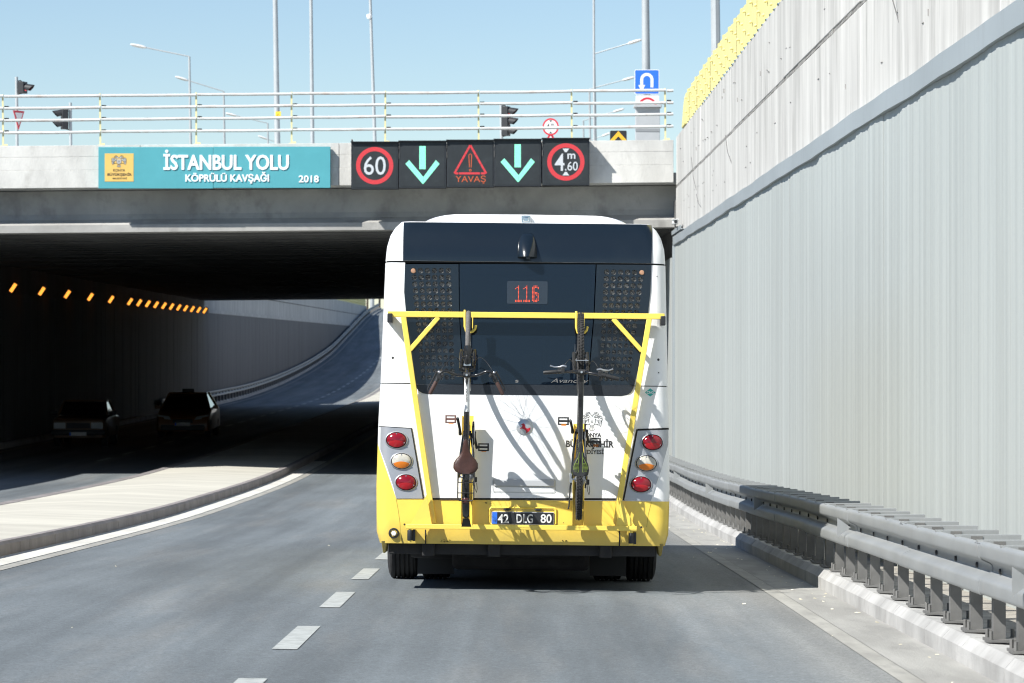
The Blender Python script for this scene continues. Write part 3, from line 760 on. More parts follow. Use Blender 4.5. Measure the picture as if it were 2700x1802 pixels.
tB, lb_, rb = pole_thing('lamp_mast', 'grey mast rising behind the right end of the teal board', 826, 822, 383, 0, 112, 12, 9, 16)
m = MB(); m.lathe([(rb * 1.15, 0), (rb * 1.15, .35), (rb, .36)], (0, 0, .0), (0, 0, 1), 12); o = m.build('base_collar', M_label, tB); o.location = (0, 0, .0)
tC, lc, rc = pole_thing('camera_mast', 'slim grey mast with a small dome camera left of the signs', 995, 983, 372, 0, 108, 11, 7.5, 14)
m = MB(); m.lathe([(0, .07), (.08, .05), (.09, 0), (.07, -.07), (0, -.10)], (0, 0, 0), (0, 0, 1), 14); zc = fz(43, 108) - tC.location.z
o = m.build('dome_camera', M_white, tC); o.location = (fx(974, 108) - tC.location.x, 0, zc)
m = MB(); m.tube([(fx(974, 108) - tC.location.x, 0, .05), (lc * zc, 0, .09)], .018, 6); o = m.build('camera_arm', M_pole, tC); o.location = (0, 0, zc)
tD, l4, rd = pole_thing('lamp_mast', 'tall grey mast behind the blue U-turn sign', 1706, 1703, 372, 0, 92, 26, 20, 15)
tE, l5, re_ = pole_thing('lamp_mast', 'tall grey mast behind the yellow barrier on the right', 1892, 1889, 250, 0, 92, 27, 24, 15, n=8)

# U-turn sign and the white sign under it
M_blue = mat('sign_blue', (.03, .16, .72), .4, spec=.5)
M_red = mat('sign_red', (.60, .04, .06), .45)
M_signw = mat('sign_white', (.74, .75, .75), .45)
UD = 91.7
def sgn(px, py, d): return fx(px, d), fz(py, d)
def rrect(x0, x1, z0, z1, r, n=4):
    p = []
    for cx, cz, a in ((x1 - r, z1 - r, 0), (x0 + r, z1 - r, 90), (x0 + r, z0 + r, 180), (x1 - r, z0 + r, 270)):
        for k in range(n + 1): t = math.radians(a + 90 * k / n); p.append((cx + r * math.cos(t), cz + r * math.sin(t)))
    return p
x, z = sgn(1705.5, 216.5, UD); us = thing('u_turn_sign', 'blue square U-turn sign with white hooked arrow', 'sign', (x, UD, z))
S = 32.5 / FOC * UD
MB().prism(rrect(-S, S, -S, S, .03), 0, .02).build('rim', M_signw, us)
MB().prism(rrect(-S + .016, S - .016, -S + .016, S - .016, .025), -.004, -.0006).build('blue_panel', M_blue, us)
pts = [(.13, -.14), (.13, .06)] + [(.0 + .13 * math.cos(a), .06 + .13 * math.sin(a)) for a in [math.pi * k / 12 for k in range(1, 12)]] + [(-.13, .06), (-.13, -.12)]
m = MB(); m.ribbon(pts, .075, -.007, .002); m.prism([(-.22, -.08), (-.04, -.08), (-.13, -.25)], -.0075, -.0053); m.build('arrow', M_signw, us, smooth=0)
x, z = sgn(1707, 282, UD + .02); wsn = thing('prohibition_sign', 'white square sign with red ring, half hidden by the grey cabinet', 'sign', (x, UD + .02, z))
S2 = 31 / FOC * UD
MB().prism(rrect(-S2, S2, -S2, S2, .03), 0, .02).build('panel', M_signw, wsn)
ring_mesh(0, 0, .185, .24, -.003, .0025, 36).build('red_ring', M_red, wsn, smooth=0)
x, z = sgn(1708, 372, 91.2); cb = thing('cabinet', 'grey metal cabinet with yellow warning label under the U-turn sign', 'cabinet', (x, 91.2, deck(x, 91) - .05))
M_cab = mat('cabinet_grey', (.40, .42, .43), .5, var=.04, scale=3)
W2 = 32 / FOC * 91.2; zt = fz(284, 91.2) - cb.location.z; zb_ = 0
m = MB(); m.box(-W2, W2, 0, .42, 0, zt); m.build('body', M_cab, cb, bevel=.01)
m = MB(); m.box(-W2 - .045, W2 + .045, -.10, .48, zt + .001, zt + .065); m.build('cap', M_cab, cb, bevel=.01)
for zz in (.36, .72):
    m = MB(); m.box(-W2 - .004, W2 + .004, -.012, -.001, zt * zz, zt * zz + .07); m.build('vent_band', mat('cabinet_band', (.24, .255, .265), .6), cb)
m = MB(); m.box(-.08, .08, -.006, -.001, zt * .52, zt * .52 + .17); wl = m.build('warning_label', M_label, cb)
m = MB(); m.ribbon([(-.045, .03), (0, .12), (.045, .03), (-.045, .03)], .012, -.0085, .002); o = m.build('warning_symbol', M_ink, wl); o.location = (0, 0, zt * .52)
# chevron board
x, z = sgn(1630.5, 367, 90); cv = thing('chevron_board', 'black board with a yellow chevron pointing up, behind the parapet', 'sign', (x, 90, deck(x, 90)))
zo = fz(345, 90) - cv.location.z; W3 = 22 / FOC * 90
MB().prism(rrect(-W3, W3, zo - .56, zo, .03), 0, .02).build('panel', M_black, cv)
m = MB(); m.prism([(-W3 + .01, zo - .23), (-W3 + .01, zo - .36), (0, zo - .14), (W3 - .01, zo - .36), (W3 - .01, zo - .23), (0, zo - .01)], -.003, -.0005)
m.f = [f for f in m.f]; m.build('chevron', mat('chevron_yellow', (.80, .42, .03), .45), cv, smooth=0)
m = MB(); m.box(-.03, .03, .021, .07, 0, zo - .2); m.build('support', M_post, cv)
# height limit sign
x, z = sgn(1452, 335, 96); hs = thing('height_limit_sign', 'round red-rimmed 4 m height limit sign behind the railing', 'sign', (x, 96, deck(x, 96)))
hz = z - hs.location.z; R_ = 23 / FOC * 96
def disc(mt, name, r, y0, y1, par, n=40):
    m_ = MB(); m_.prism(circle(0, hz, r * .94, r, n=n), y0, y1); return m_.build(name, mt, par)
disc(M_red, 'rim', R_, 0, .015, hs); disc(M_signw, 'face', R_ * .80, -.004, -.0005, hs)
place('digit', text_mesh('4', -.115, -.03, hz - .07, hz + .085, -.0045, .002, .02), M_ink, hs)
place('letter', text_mesh('m', .01, .09, hz + .02, hz + .085, -.0045, .002, .01), M_ink, hs)
for s in (1, -1): MB().prism([(-.04, hz + s * .175), (.04, hz + s * .175), (0, hz + s * .12)], -.0065, -.0045).build('height_mark', M_ink, hs, smooth=0)
m = MB(); m.tube([(0, .05, 0), (0, .05, hz + .1)], .03, 8); m.build('post', M_pole, hs)
z3 = fz(356, 96) - hs.location.z
m = MB(); m.prism([(-.34, z3 - .52), (.34, z3 - .52), (0, z3 + .10)], .018, .03); tr = m.build('warning_triangle', M_red, hs)
m = MB(); m.prism([(-.25, z3 - .465), (.25, z3 - .465), (0, z3 - .02)], .012, .0165); m.build('face', M_signw, tr)

# traffic signals
M_sig = mat('signal_black', (.02, .022, .025), .55)
M_lensr = mat('signal_red', (.35, .02, .03), .2, emit=(1, .05, .08), estr=.4)
M_lens0 = mat('signal_dark', (.03, .02, .02), .2)
def signal(label, px, d, ptop, hx, hz0, hz1, face, nl, lit=None, yield_=False, white=False):
    x = fx(px, d); z0 = deck(x, d) - .05
    t = thing('traffic_signal', label, 'traffic light', (x, d, z0), group='traffic lights behind the bridge railing')
    m = MB(); m.tube([(0, 0, 0), (-.03, 0, fz(ptop, d) - z0)], .042, 10); m.build('pole', M_pole, t, smooth=60)
    h0 = fz(hz1, d) - z0; h1 = fz(hz0, d) - z0; cx = fx(hx, d) - x; s = face
    hd = MB(); hd.box(-.085, .085, -.13, .13, h0, h1); hd = hd.build('signal_head', M_sig, t, bevel=.012); hd.location = (cx, 0, 0); hd.rotation_euler = (0, 0, -.30 * s)
    for k in range(nl):
        zc = h1 - (h1 - h0) * (k + .5) / nl; r = min(.105, (h1 - h0) / nl * .42)
        v = MB(); n = 16; Q = .25
        for i in range(n + 1):
            a = math.radians(-35 + 250 * i / n); y_, z_ = r * math.cos(a), r * math.sin(a)
            v.v += [(s * .087, y_, zc + z_), (s * (.087 + Q * (.62 + .38 * math.sin(a))), y_ * .92, zc + z_ * .92 - .03)]
        for i in range(n): v.f.append((2 * i, 2 * i + 1, 2 * i + 3, 2 * i + 2))
        v.build('visor', M_sig, hd, smooth=60)
        l = MB(); l.lathe([(0, .02), (r * .6, .016), (r * .9, 0)], (s * .088, 0, zc), (s, 0, 0), 16); l.build('lens', M_lensr if lit == k else M_lens0, hd)
    m = MB(); m.tube([(0, 0, h1 + .02), (cx * .6, 0, h1 + .03), (cx, 0, h1 - .01)], .018, 6); m.tube([(0, 0, h0 - .02), (cx, 0, h0 + .01)], .018, 6); m.build('bracket', M_sig, t)
    return t
s1 = signal('single-lamp traffic signal on the tall post at the far left', 46, 95, 203, 59, 216, 247, 1, 1, lit=0)
x, z = sgn(50, 318, 95)
ysn = MB(); q = .25; ysn.prism([(-q, q), (q, q), (0, -q * .98)], -.008, .008)
yt = thing('yield_sign', 'small red-edged give-way triangle under the far left signal', 'sign', (x, 94.9, z), (0, 0, math.radians(62)))
ysn.build('rim', M_red, yt); ysn = MB(); ysn.prism([(-q * .68, q * .78), (q * .68, q * .78), (0, -q * .58)], -.012, -.0085); ysn.build('face', M_signw, yt)
s2 = signal('dark traffic signal facing left, on the short post left of the teal board', 188, 97, 271, 170, 286, 341, -1, 2)
s3 = signal('three-lamp traffic signal with red lit, above the middle of the signs', 1324, 94, 271, 1334, 281, 359, 1, 3, lit=0)

# row of slim street lamps receding behind the bridge
M_lumin = mat('luminaire', (.70, .71, .70), .45)
def lamp(label, px, py, lx, ly, d, grp):
    x = fx(px, d); z0 = 4.9; zt = fz(py, d); t = thing('street_lamp', label, 'street lamp', (x + .15, d, z0), group=grp)
    m = MB(); m.tube([(.0, 0, 0), (-.15, 0, zt - z0)], [.085, .05], 8); m.build('pole', M_pole, t, smooth=60)
    ex_ = fx(lx, d) - x - .15; ez_ = fz(ly, d) - z0
    s = 1 if ex_ > 0 else -1; tip = Vector((ex_, 0, ez_)); root = Vector((-.15, 0, zt - z0)); u = (tip - root).normalized()
    m = MB(); m.tube([root, tip - u * .55], .032, 6); m.build('arm', M_pole, t)
    m = MB(); a, b = tip - u * .72, tip; pv = Vector((-u.z, 0, u.x)) * (1 if u.x > 0 else -1)
    ring = []
    for q, wd, hh in ((0, .06, .04), (.15, .13, .07), (.5, .16, .08), (.85, .14, .06), (1, .05, .03)):
        c = a.lerp(b, q); ring.append([c + Vector((0, wd * math.cos(k * math.pi / 4), 0)) + pv * hh * math.sin(k * math.pi / 4) for k in range(8)])
    m.loft(ring); m.build('luminaire', M_lumin, t, smooth=60)
I = 1 / .87
for lab, a in (('tallest slim street lamp on the left, arm reaching left', (434, 130, 299, 102, 164)), ('second slim street lamp from the left, behind the teal board', (513, 210, 402, 176, 198)),
               ('third slim street lamp from the left, low over the railing', (614, 283, 517, 260, 226)), ('lowest slim street lamp, its arm just above the teal board', (660, 336, 592, 312, 262))):
    lamp(lab, a[0] * I, a[1] * I, a[2] * I, a[3] * I, a[4], 'street lamps on the left')
for lab, a in (('tallest slim street lamp left of the U-turn sign', (1363, 124, 1473, 91, 173)), ('second slim street lamp, its head beside the blue U-turn sign', (1352, 205, 1457, 177, 198)),
               ('slim street lamp with its head low left of the cabinet', (1338, 277, 1432, 250, 226)), ('lowest right street lamp, its head beside the chevron board', (1330, 331, 1402, 305, 262))):
    lamp(lab, a[0] * I, a[1] * I, a[2] * I, a[3] * I, a[4], 'street lamps on the right')
lm = thing('slim_mast', 'thin straight mast left of the U-turn sign', 'pole', (fx(1568, 150), 150, 4.9))
m = MB(); m.tube([(0, 0, 0), (-.05, 0, 14)], .05, 8); m.build('mast', M_pole, lm)

# trees and posts at the crest beyond the tunnel
def leafy(label, x, y, z, h, r, seed, grp):
    R = random.Random(seed); t = thing('tree', label, 'tree', (x, y, z), group=grp)
    m = MB(); m.tube([(0, 0, -.2), (.05, .05, h * .3), (.0, 0, h * .55)], [.16, .12, .07], 8)
    for k in range(5):
        a = R.uniform(0, 6.28); m.tube([(0, 0, h * R.uniform(.28, .45)), (math.cos(a) * r * .6, math.sin(a) * r * .6, h * R.uniform(.55, .8))], [.06, .02], 6)
    m.build('trunk', mat('bark', (.09, .07, .05), .95, var=.3, scale=8), t)
    c = MB()
    for k in range(40):
        a = R.uniform(0, 6.28); q = math.sqrt(R.random()) * r * .8; cz = h * R.uniform(.32, .92); cc = Vector((q * math.cos(a), q * math.sin(a), cz))
        for j in range(26):
            p = cc + Vector((R.gauss(0, .32), R.gauss(0, .32), R.gauss(0, .26))); s = R.uniform(.10, .2)
            u = Vector((R.gauss(0, 1), R.gauss(0, 1), R.gauss(0, 1))).normalized(); v = u.cross(Vector((R.gauss(0, 1), R.gauss(0, 1), 1))).normalized()
            c.add([p - u * s, p + v * s * .6, p + u * s, p - v * s * .6], [(0, 1, 2, 3)])
    c.build('crown', mat('foliage', (.055, .085, .03), .7, var=.4, scale=1.5), t, smooth=0)
leafy('dark tree at the crest of the far road, left of the bus', fx(968, 440), 440, 5.1, 5.5, 2.2, 3, 'trees at the crest')
leafy('dark tree at the crest of the far road, touching the bus edge', fx(1000, 452), 452, 5.1, 6.0, 2.4, 5, 'trees at the crest')
leafy('dark tree at the crest hidden mostly behind the bus', fx(1035, 446), 446, 5.1, 5.8, 2.3, 9, 'trees at the crest')
for lab, px, r in (('white post at the end of the far left wall', 957, .14), ('wide pale post at the crest of the far road', 981, .26)):
    t = thing('crest_post', lab, 'post', (fx(px, 402), 402, prof(402) - .1)); m = MB(); m.tube([(0, 0, 0), (0, 0, 7)], r, 10); m.build('post', M_pole, t); m = MB(); m.box(-.35, .35, -.35, .35, 0, .3); m.build('footing', M_kerb, t, bevel=.03)

# ------------------------------------------------------------------ oncoming cars in the tunnel
M_glassc = mat('car_glass', (.008, .010, .012), .06, spec=.6)
M_tyre = mat('tyre_rubber', (.02, .02, .021), .85, var=.2, scale=20)
M_rim = mat('wheel_rim', (.35, .36, .37), .35, metal=.8)
M_headl = mat('headlamp', (.55, .58, .60), .15, spec=.7)
M_plate = mat('plate_white', (.7, .7, .68), .5)
M_chrome = mat('chrome', (.6, .62, .63), .15, metal=1.0)
def car(label, x, y, z, w, col, boxy, taxi):
    t = thing('car', label, 'car', (x, y, z), (0, 0, 0)); M_ = mat('car_paint_' + ('tan' if boxy else 'orange'), col, .35, coat=.5, var=.05, scale=2)
    Ln = 4.0 if boxy else 4.4; h = w / 2
    if boxy: side = [(0, .28), (0, .80), (.06, .86), (1.15, .93), (Ln - .95, .95), (Ln - .05, .90), (Ln, .30)]
    else: side = [(.02, .22), (-.02, .48), (.06, .68), (.30, .80), (1.10, .97), (Ln - .6, 1.05), (Ln - .05, .95), (Ln, .30)]
    rings = []
    for s, ins in ((-h, .0), (-h + .05, .0), (h - .05, .0), (h, .0)):
        rings.append([Vector((s, a + (.12 if abs(s) == h and a < .4 else 0), z_ - (.05 if abs(s) == h and z_ > .6 else 0))) for a, z_ in side])
    MB().loft(rings).build('body', M_, t, smooth=40, bevel=.02)
    # cabin
    b0 = (1.15, .94) if boxy else (1.0, .96); tp = 1.40 if boxy else 1.50
    ya, yb, yc, yd_ = (b0[0], 1.62, Ln - 1.35, Ln - .75) if boxy else (b0[0], 1.75, Ln - 1.5, Ln - .6)
    hb, ht = h - .06, h - (.17 if boxy else .26)
    V = [(-hb, ya, b0[1]), (hb, ya, b0[1]), (hb, yd_, b0[1] + .03), (-hb, yd_, b0[1] + .03), (-ht, yb, tp - .05), (ht, yb, tp - .05), (ht, yc, tp - .03), (-ht, yc, tp - .03)]
    m = MB(); m.add(V, [(0, 1, 5, 4), (1, 2, 6, 5), (2, 3, 7, 6), (3, 0, 4, 7), (4, 5, 6, 7)]); m.build('windows', M_glassc, t, bevel=.02)
    m = MB(); m.box(-ht, ht, yb - .02, yc + .02, tp - .05, tp); m.build('roof', M_, t, bevel=.03)
    for s in (-1, 1):
        m = MB(); m.tube([(s * hb, ya, b0[1]), (s * ht, yb, tp - .04)], .035, 6); m.build('pillar', M_, t)
        m = MB(); m.tube([(s * ht, yc, tp - .04), (s * hb, yd_, b0[1] + .03)], .05, 6); m.build('pillar', M_, t)
        m = MB(); m.box(s * (h + .02), s * (h + .19), ya + .35, ya + .43, .95, 1.07); m.build('mirror', M_black if boxy else M_, t, bevel=.02)
        for yy in (.75, Ln - .8):
            wl_ = MB(); wl_.lathe([(.0, 0), (.19, .0), (.2, .02)], (s * (h - .02), yy, .30), (s, 0, 0), 20); wl_ = wl_.build('wheel', M_rim, t)
            m = MB(); m.lathe([(.2, .0), (.22, .03), (.29, .025), (.30, -.02), (.30, -.16), (.2, -.18)], (s * (h - .02), yy, .30), (s, 0, 0), 24); m.build('tyre', M_tyre, wl_)
        if boxy:
            m = MB(); m.box(s * (h - .42), s * (h - .06), -.03, .02, .56, .74); m.build('headlight', M_headl, t, bevel=.015)
        else:
            m = MB(); m.add([(s * (h - .50), -.035, .60), (s * (h - .06), .10, .66), (s * (h - .03), .16, .78), (s * (h - .42), .02, .72), (s * (h - .50), .2, .60), (s * (h - .06), .3, .66), (s * (h - .03), .36, .78), (s * (h - .42), .2, .72)],
                [(0, 1, 2, 3), (4, 7, 6, 5), (0, 4, 5, 1), (1, 5, 6, 2), (2, 6, 7, 3), (3, 7, 4, 0)]); m.build('headlight', M_headl, t, bevel=.01)
    m = MB(); m.box(-h + .45, h - .45, -.025, .02, .57, .73) if boxy else m.box(-h + .55, h - .55, -.045, .02, .50, .62); m.build('grille', M_black, t, bevel=.01)
    m = MB(); m.box(-h - .01, h + .01, -.10, .04, .36, .52) if boxy else m.box(-h + .15, h - .15, -.05, .03, .24, .44); m.build('bumper', M_black, t, bevel=.03)
    pz = .40 if boxy else .46
    m = MB(); m.box(-.26, .26, -.125 if boxy else -.075, -.105 if boxy else -.055, pz - .055, pz + .055); pl_ = m.build('number_plate', M_plate, t)
    m = MB(); m.box(-.258, -.21, -.128 if boxy else -.078, -.126 if boxy else -.0765, pz - .05, pz + .05); m.build('plate_band', M_blue, pl_)
    if taxi:
        m = MB(); m.box(-.2, .2, yb + .25, yb + .42, tp + .002, tp + .12); m.build('taxi_sign', M_black, t, bevel=.02)
    return t
c1 = car('old boxy tan sedan coming out of the tunnel dark, nearer car', -13.45, 110, prof(110) + .06, 1.62, (.13, .07, .035), True, False)
c2 = car('orange taxi with a roof sign in the tunnel dark', -11.3, 121, prof(121) + .06, 1.76, (.22, .08, .015), False, True)
# ------------------------------------------------------------------ the bus (local: x right, y forward, z up, rear face at y = 0)
BUSY = 31.3
bx0 = .013; bzw = rz_(bx0, BUSY)
bus = thing('bus', 'white and yellow city bus seen from behind, bicycle rack on its tail', 'bus', (bx0, BUSY, bzw), (math.atan2(prof(BUSY + 8) - prof(BUSY), 8), math.atan(FALL), 0))
PM = 304.6
def bX(px): return (px - 1376) / PM
def bZ(px, py): return (1558.6 - (py - FALL * (px - 1376))) / PM
def B5(x, y): px, py = 960 + .35745 * x, 540 + .35745 * y; return bX(px), bZ(px, py)
def B6(x, y): px, py = 960 + .35745 * x, 1000 + .35745 * y; return bX(px), bZ(px, py)
SL = .03
def yr(z): return SL * max(0, min(z, 2.85) - .5) + (0 if z < 2.85 else (z - 2.85) ** 2 * 1.25)
HWT = [(.38, 1.232), (.44, 1.255), (.5, 1.268), (.9, 1.276), (1.5, 1.264), (1.785, 1.252), (2.845, 1.222), (2.98, 1.210), (3.08, 1.183), (3.15, 1.145), (3.205, 1.09)]
def hw(z):
    if z <= HWT[0][0]: return HWT[0][1]
    for (a, b), (c, d) in zip(HWT[:-1], HWT[1:]):
        if z <= c: return b + (d - b) * (z - a) / (c - a)
    return HWT[-1][1]
CR = .125
def surf(x, z, off=0.0):
    w_ = hw(z); a = abs(x) - (w_ - CR); y = yr(z)
    if a > 0: a = min(a, CR * .999); y += CR - math.sqrt(CR * CR - a * a)
    return Vector((x, y - off, z))
def panel(poly, name, mt, par, off0=-.01, off1=.003, bevel=0.0, cuts=True, smooth=35):
    bm = bmesh.new(); f = bm.faces.new([bm.verts.new((x, 0, z)) for x, z in poly])
    xs = [p[0] for p in poly]; zs = [p[1] for p in poly]
    if cuts:
        for c in [s * k for s in (-1, 1) for k in (.9, .95, .97, .99, 1.01, 1.03, 1.05, 1.08, 1.12, 1.155, 1.185, 1.21, 1.232, 1.25, 1.262)]:
            if min(xs) < c < max(xs): bmesh.ops.bisect_plane(bm, geom=bm.verts[:] + bm.edges[:] + bm.faces[:], plane_co=(c, 0, 0), plane_no=(1, 0, 0))
        for c in [2.853 + .0251 * k for k in range(14)]:
            if min(zs) < c < max(zs): bmesh.ops.bisect_plane(bm, geom=bm.verts[:] + bm.edges[:] + bm.faces[:], plane_co=(0, 0, c), plane_no=(0, 0, 1))
    base = bm.verts[:]
    r = bmesh.ops.extrude_face_region(bm, geom=bm.faces[:])
    top = [g for g in r['geom'] if isinstance(g, bmesh.types.BMVert)]
    for v in base: v.co = surf(v.co.x, v.co.z, off0)
    for v in top: v.co = surf(v.co.x, v.co.z, off1)
    bmesh.ops.recalc_face_normals(bm, faces=bm.faces)
    me = bpy.data.meshes.new(name); bm.to_mesh(me); bm.free()
    me.polygons.foreach_set('use_smooth', [True] * len(me.polygons)); me.set_sharp_from_angle(angle=math.radians(smooth))
    return place(name, me, mt, par, bevel=bevel)

# paint: white with a yellow skirt that sweeps up the left corner
def livery():
    m_ = bpy.data.materials.new('bus_livery'); m_.use_nodes = True; t = m_.node_tree; b = t.nodes['Principled BSDF']
    b.inputs['Roughness'].default_value = .32; b.inputs['Coat Weight'].default_value = .25; b.inputs['Coat Roughness'].default_value = .08
    tc = t.nodes.new('ShaderNodeTexCoord'); sp = t.nodes.new('ShaderNodeSeparateXYZ'); t.links.new(tc.outputs['Object'], sp.inputs[0])
    def mth(op, a, b_):
        n = t.nodes.new('ShaderNodeMath'); n.operation = op
        for k, v in ((0, a), (1, b_)):
            if isinstance(v, (int, float)): n.inputs[k].default_value = v
            else: t.links.new(v, n.inputs[k])
        return n.outputs[0]
    low = mth('LESS_THAN', sp.outputs['Z'], .787)
    edge = mth('ADD', sp.outputs['X'], mth('MULTIPLY', sp.outputs['Z'], .36)); sw = mth('LESS_THAN', edge, -1.098 + .79 * .36)
    sw = mth('MULTIPLY', sw, mth('LESS_THAN', sp.outputs['Z'], 1.26))
    fac = mth('MAXIMUM', low, sw)
    nz = t.nodes.new('ShaderNodeTexNoise'); nz.inputs['Scale'].default_value = 5; nz.inputs['Detail'].default_value = 6
    t.links.new(tc.outputs['Object'], nz.inputs['Vector'])
    mr = t.nodes.new('ShaderNodeMapRange'); mr.inputs['From Min'].default_value = .5; mr.inputs['From Max'].default_value = .8; mr.inputs['To Max'].default_value = .5
    t.links.new(nz.outputs[0], mr.inputs['Value'])
    mx = t.nodes.new('ShaderNodeMix'); mx.data_type = 'RGBA'; t.links.new(fac, mx.inputs['Factor'])
    mx.inputs[6].default_value = (.80, .815, .82, 1); mx.inputs[7].default_value = (.84, .62, .095, 1)
    m2 = t.nodes.new('ShaderNodeMix'); m2.data_type = 'RGBA'; m2.blend_type = 'MULTIPLY'; t.links.new(mr.outputs[0], m2.inputs['Factor'])
    t.links.new(mx.outputs[2], m2.inputs[6]); m2.inputs[7].default_value = (.80, .78, .72, 1)
    # road splash on the lowest edge
    sr = t.nodes.new('ShaderNodeMapRange'); sr.interpolation_type = 'SMOOTHSTEP'; sr.inputs['From Min'].default_value = .66; sr.inputs['From Max'].default_value = .40; sr.inputs['To Max'].default_value = .55
    t.links.new(sp.outputs['Z'], sr.inputs['Value'])
    n2 = t.nodes.new('ShaderNodeTexNoise'); n2.inputs['Scale'].default_value = 9; n2.inputs['Detail'].default_value = 8; n2.inputs['Roughness'].default_value = .7; t.links.new(tc.outputs['Object'], n2.inputs['Vector'])
    m4 = t.nodes.new('ShaderNodeMix'); m4.data_type = 'RGBA'; t.links.new(mth('MULTIPLY', sr.outputs[0], n2.outputs[0]), m4.inputs['Factor']); t.links.new(m2.outputs[2], m4.inputs[6]); m4.inputs[7].default_value = (.27, .23, .15, 1)
    t.links.new(m4.outputs[2], b.inputs['Base Color'])
    return m_
M_bus = livery()
M_busw = mat('bus_white', (.79, .805, .81), .32, coat=.25, var=.02, scale=3, dirt=(.62, .615, .59), dirt_amt=.45, dscale=3.5, dstretch=(1.4, 1, .6))
M_busy = mat('bus_yellow', (.84, .62, .095), .34, coat=.25, var=.03, scale=3, dirt=(.50, .38, .06), dirt_amt=.35, dscale=6)
M_bblk = mat('bus_black_panel', (.006, .0115, .018), .24, coat=.3, dirt=(.010, .016, .023), dirt_amt=.5, dscale=3)
def tinted_glass():
    m_ = bpy.data.materials.new('bus_glass'); m_.use_nodes = True; t = m_.node_tree; t.nodes.clear()
    o = t.nodes.new('ShaderNodeOutputMaterial'); tr = t.nodes.new('ShaderNodeBsdfTransparent'); tr.inputs[0].default_value = (.30, .37, .42, 1)
    gl = t.nodes.new('ShaderNodeBsdfGlossy'); gl.inputs['Roughness'].default_value = .02; gl.inputs[0].default_value = (1, 1, 1, 1)
    df = t.nodes.new('ShaderNodeBsdfDiffuse'); df.inputs[0].default_value = (.010, .020, .036, 1)
    fr = t.nodes.new('ShaderNodeFresnel'); fr.inputs[0].default_value = 1.5
    m1 = t.nodes.new('ShaderNodeMixShader'); m1.inputs[0].default_value = .45; m2 = t.nodes.new('ShaderNodeMixShader')
    t.links.new(tr.outputs[0], m1.inputs[1]); t.links.new(df.outputs[0], m1.inputs[2]); t.links.new(fr.outputs[0], m2.inputs[0]); t.links.new(m1.outputs[0], m2.inputs[1]); t.links.new(gl.outputs[0], m2.inputs[2])
    t.links.new(m2.outputs[0], o.inputs[0]); return m_
M_glass = tinted_glass()
M_frit = mat('glass_frit', (.018, .022, .028), .35, var=.3, scale=120)
M_silv = mat('cluster_silver', (.40, .42, .45), .38, metal=.45, var=.03, scale=3)
M_seam = mat('panel_seam', (.012, .012, .013), .8)
M_gap = mat('underbody', (.022, .022, .023), .85, var=.3, scale=4, dirt=(.045, .043, .04), dirt_amt=.6, dscale=5)

BL = 11.6
def slab(z0, z1, nz, name, mt, shrink=0.0, rec=0.0):
    rings = []
    for i in range(nz + 1):
        z = z0 + (z1 - z0) * i / nz; w_ = hw(z) - shrink; r_ = []; y0 = yr(z) + shrink
        if z < .5: y0 += (.5 - z) ** 2 * 2.0
        for k in range(9):
            a = math.pi * .5 * k / 8; r_.append(Vector((-w_ + CR - CR * math.cos(a), y0 + CR - CR * math.sin(a), z)))
        if rec: r_ += [Vector((-1.085, y0, z)), Vector((-1.085, y0 + rec, z)), Vector((1.085, y0 + rec, z)), Vector((1.085, y0, z))]
        for k in range(9):
            a = math.pi * .5 * (1 - k / 8); r_.append(Vector((w_ - CR + CR * math.cos(a), y0 + CR - CR * math.sin(a), z)))
        r_ += [Vector((w_, BL - .3, z)), Vector((w_ - .25, BL, z)), Vector((-w_ + .25, BL, z)), Vector((-w_, BL - .3, z))]
        rings.append(r_)
    return MB().loft(rings).build(name, mt, bus, smooth=30)
slab(.40, 1.782, 14, 'lower_body', M_bus)
slab(1.790, 2.838, 8, 'upper_body', M_busw, rec=1.7)
slab(2.853, 3.205, 14, 'roof_cap', M_busw)
slab(.6, 1.781, 4, 'inner_shell', M_seam, .06)
slab(2.839, 2.852, 1, 'inner_shell', M_seam, .012)
slab(1.783, 1.789, 1, 'inner_shell', M_seam, .012)
M_lining = mat('cabin_lining', (.10, .115, .13), .7, var=.1, scale=3); M_seat = mat('seat_fabric', (.16, .20, .24), .8, var=.2, scale=20)
m = MB(); m.box(-.58, -.56, .16, 1.65, 1.80, 2.83); m.box(.56, .58, .16, 1.65, 1.80, 2.83); m.box(-.555, .555, 1.62, 1.65, 1.80, 2.83); m.box(-.555, .555, .16, 1.61, 2.80, 2.83); cab = m.build('cabin_lining', M_lining, bus)
m = MB(); m.box(-.555, .555, .12, .62, 1.80, 1.90); m.build('parcel_shelf', mat('shelf_grey', (.42, .46, .49), .7, var=.1, scale=6), cab, bevel=.01)
for k in range(3):
    m = MB(); x = -.37 + .37 * k; m.box(x - .155, x + .155, .66, .74, 1.80, 2.06 + .03 * (k % 2)); m.build('seat_back', M_seat, cab, bevel=.03)
m = MB(); m.tube([(-.55, .9, 2.22), (.55, .9, 2.22)], .014, 8); m.tube([(.18, .95, 1.85), (.18, .95, 2.8)], .016, 8); m.build('hand_rail', mat('rail_yellow_dull', (.5, .45, .2), .4), cab)
m = MB(); m.box(-1.03, 1.03, .45, BL - .4, 3.17, 3.215); m.build('roof_skin', M_busw, bus, bevel=.02)
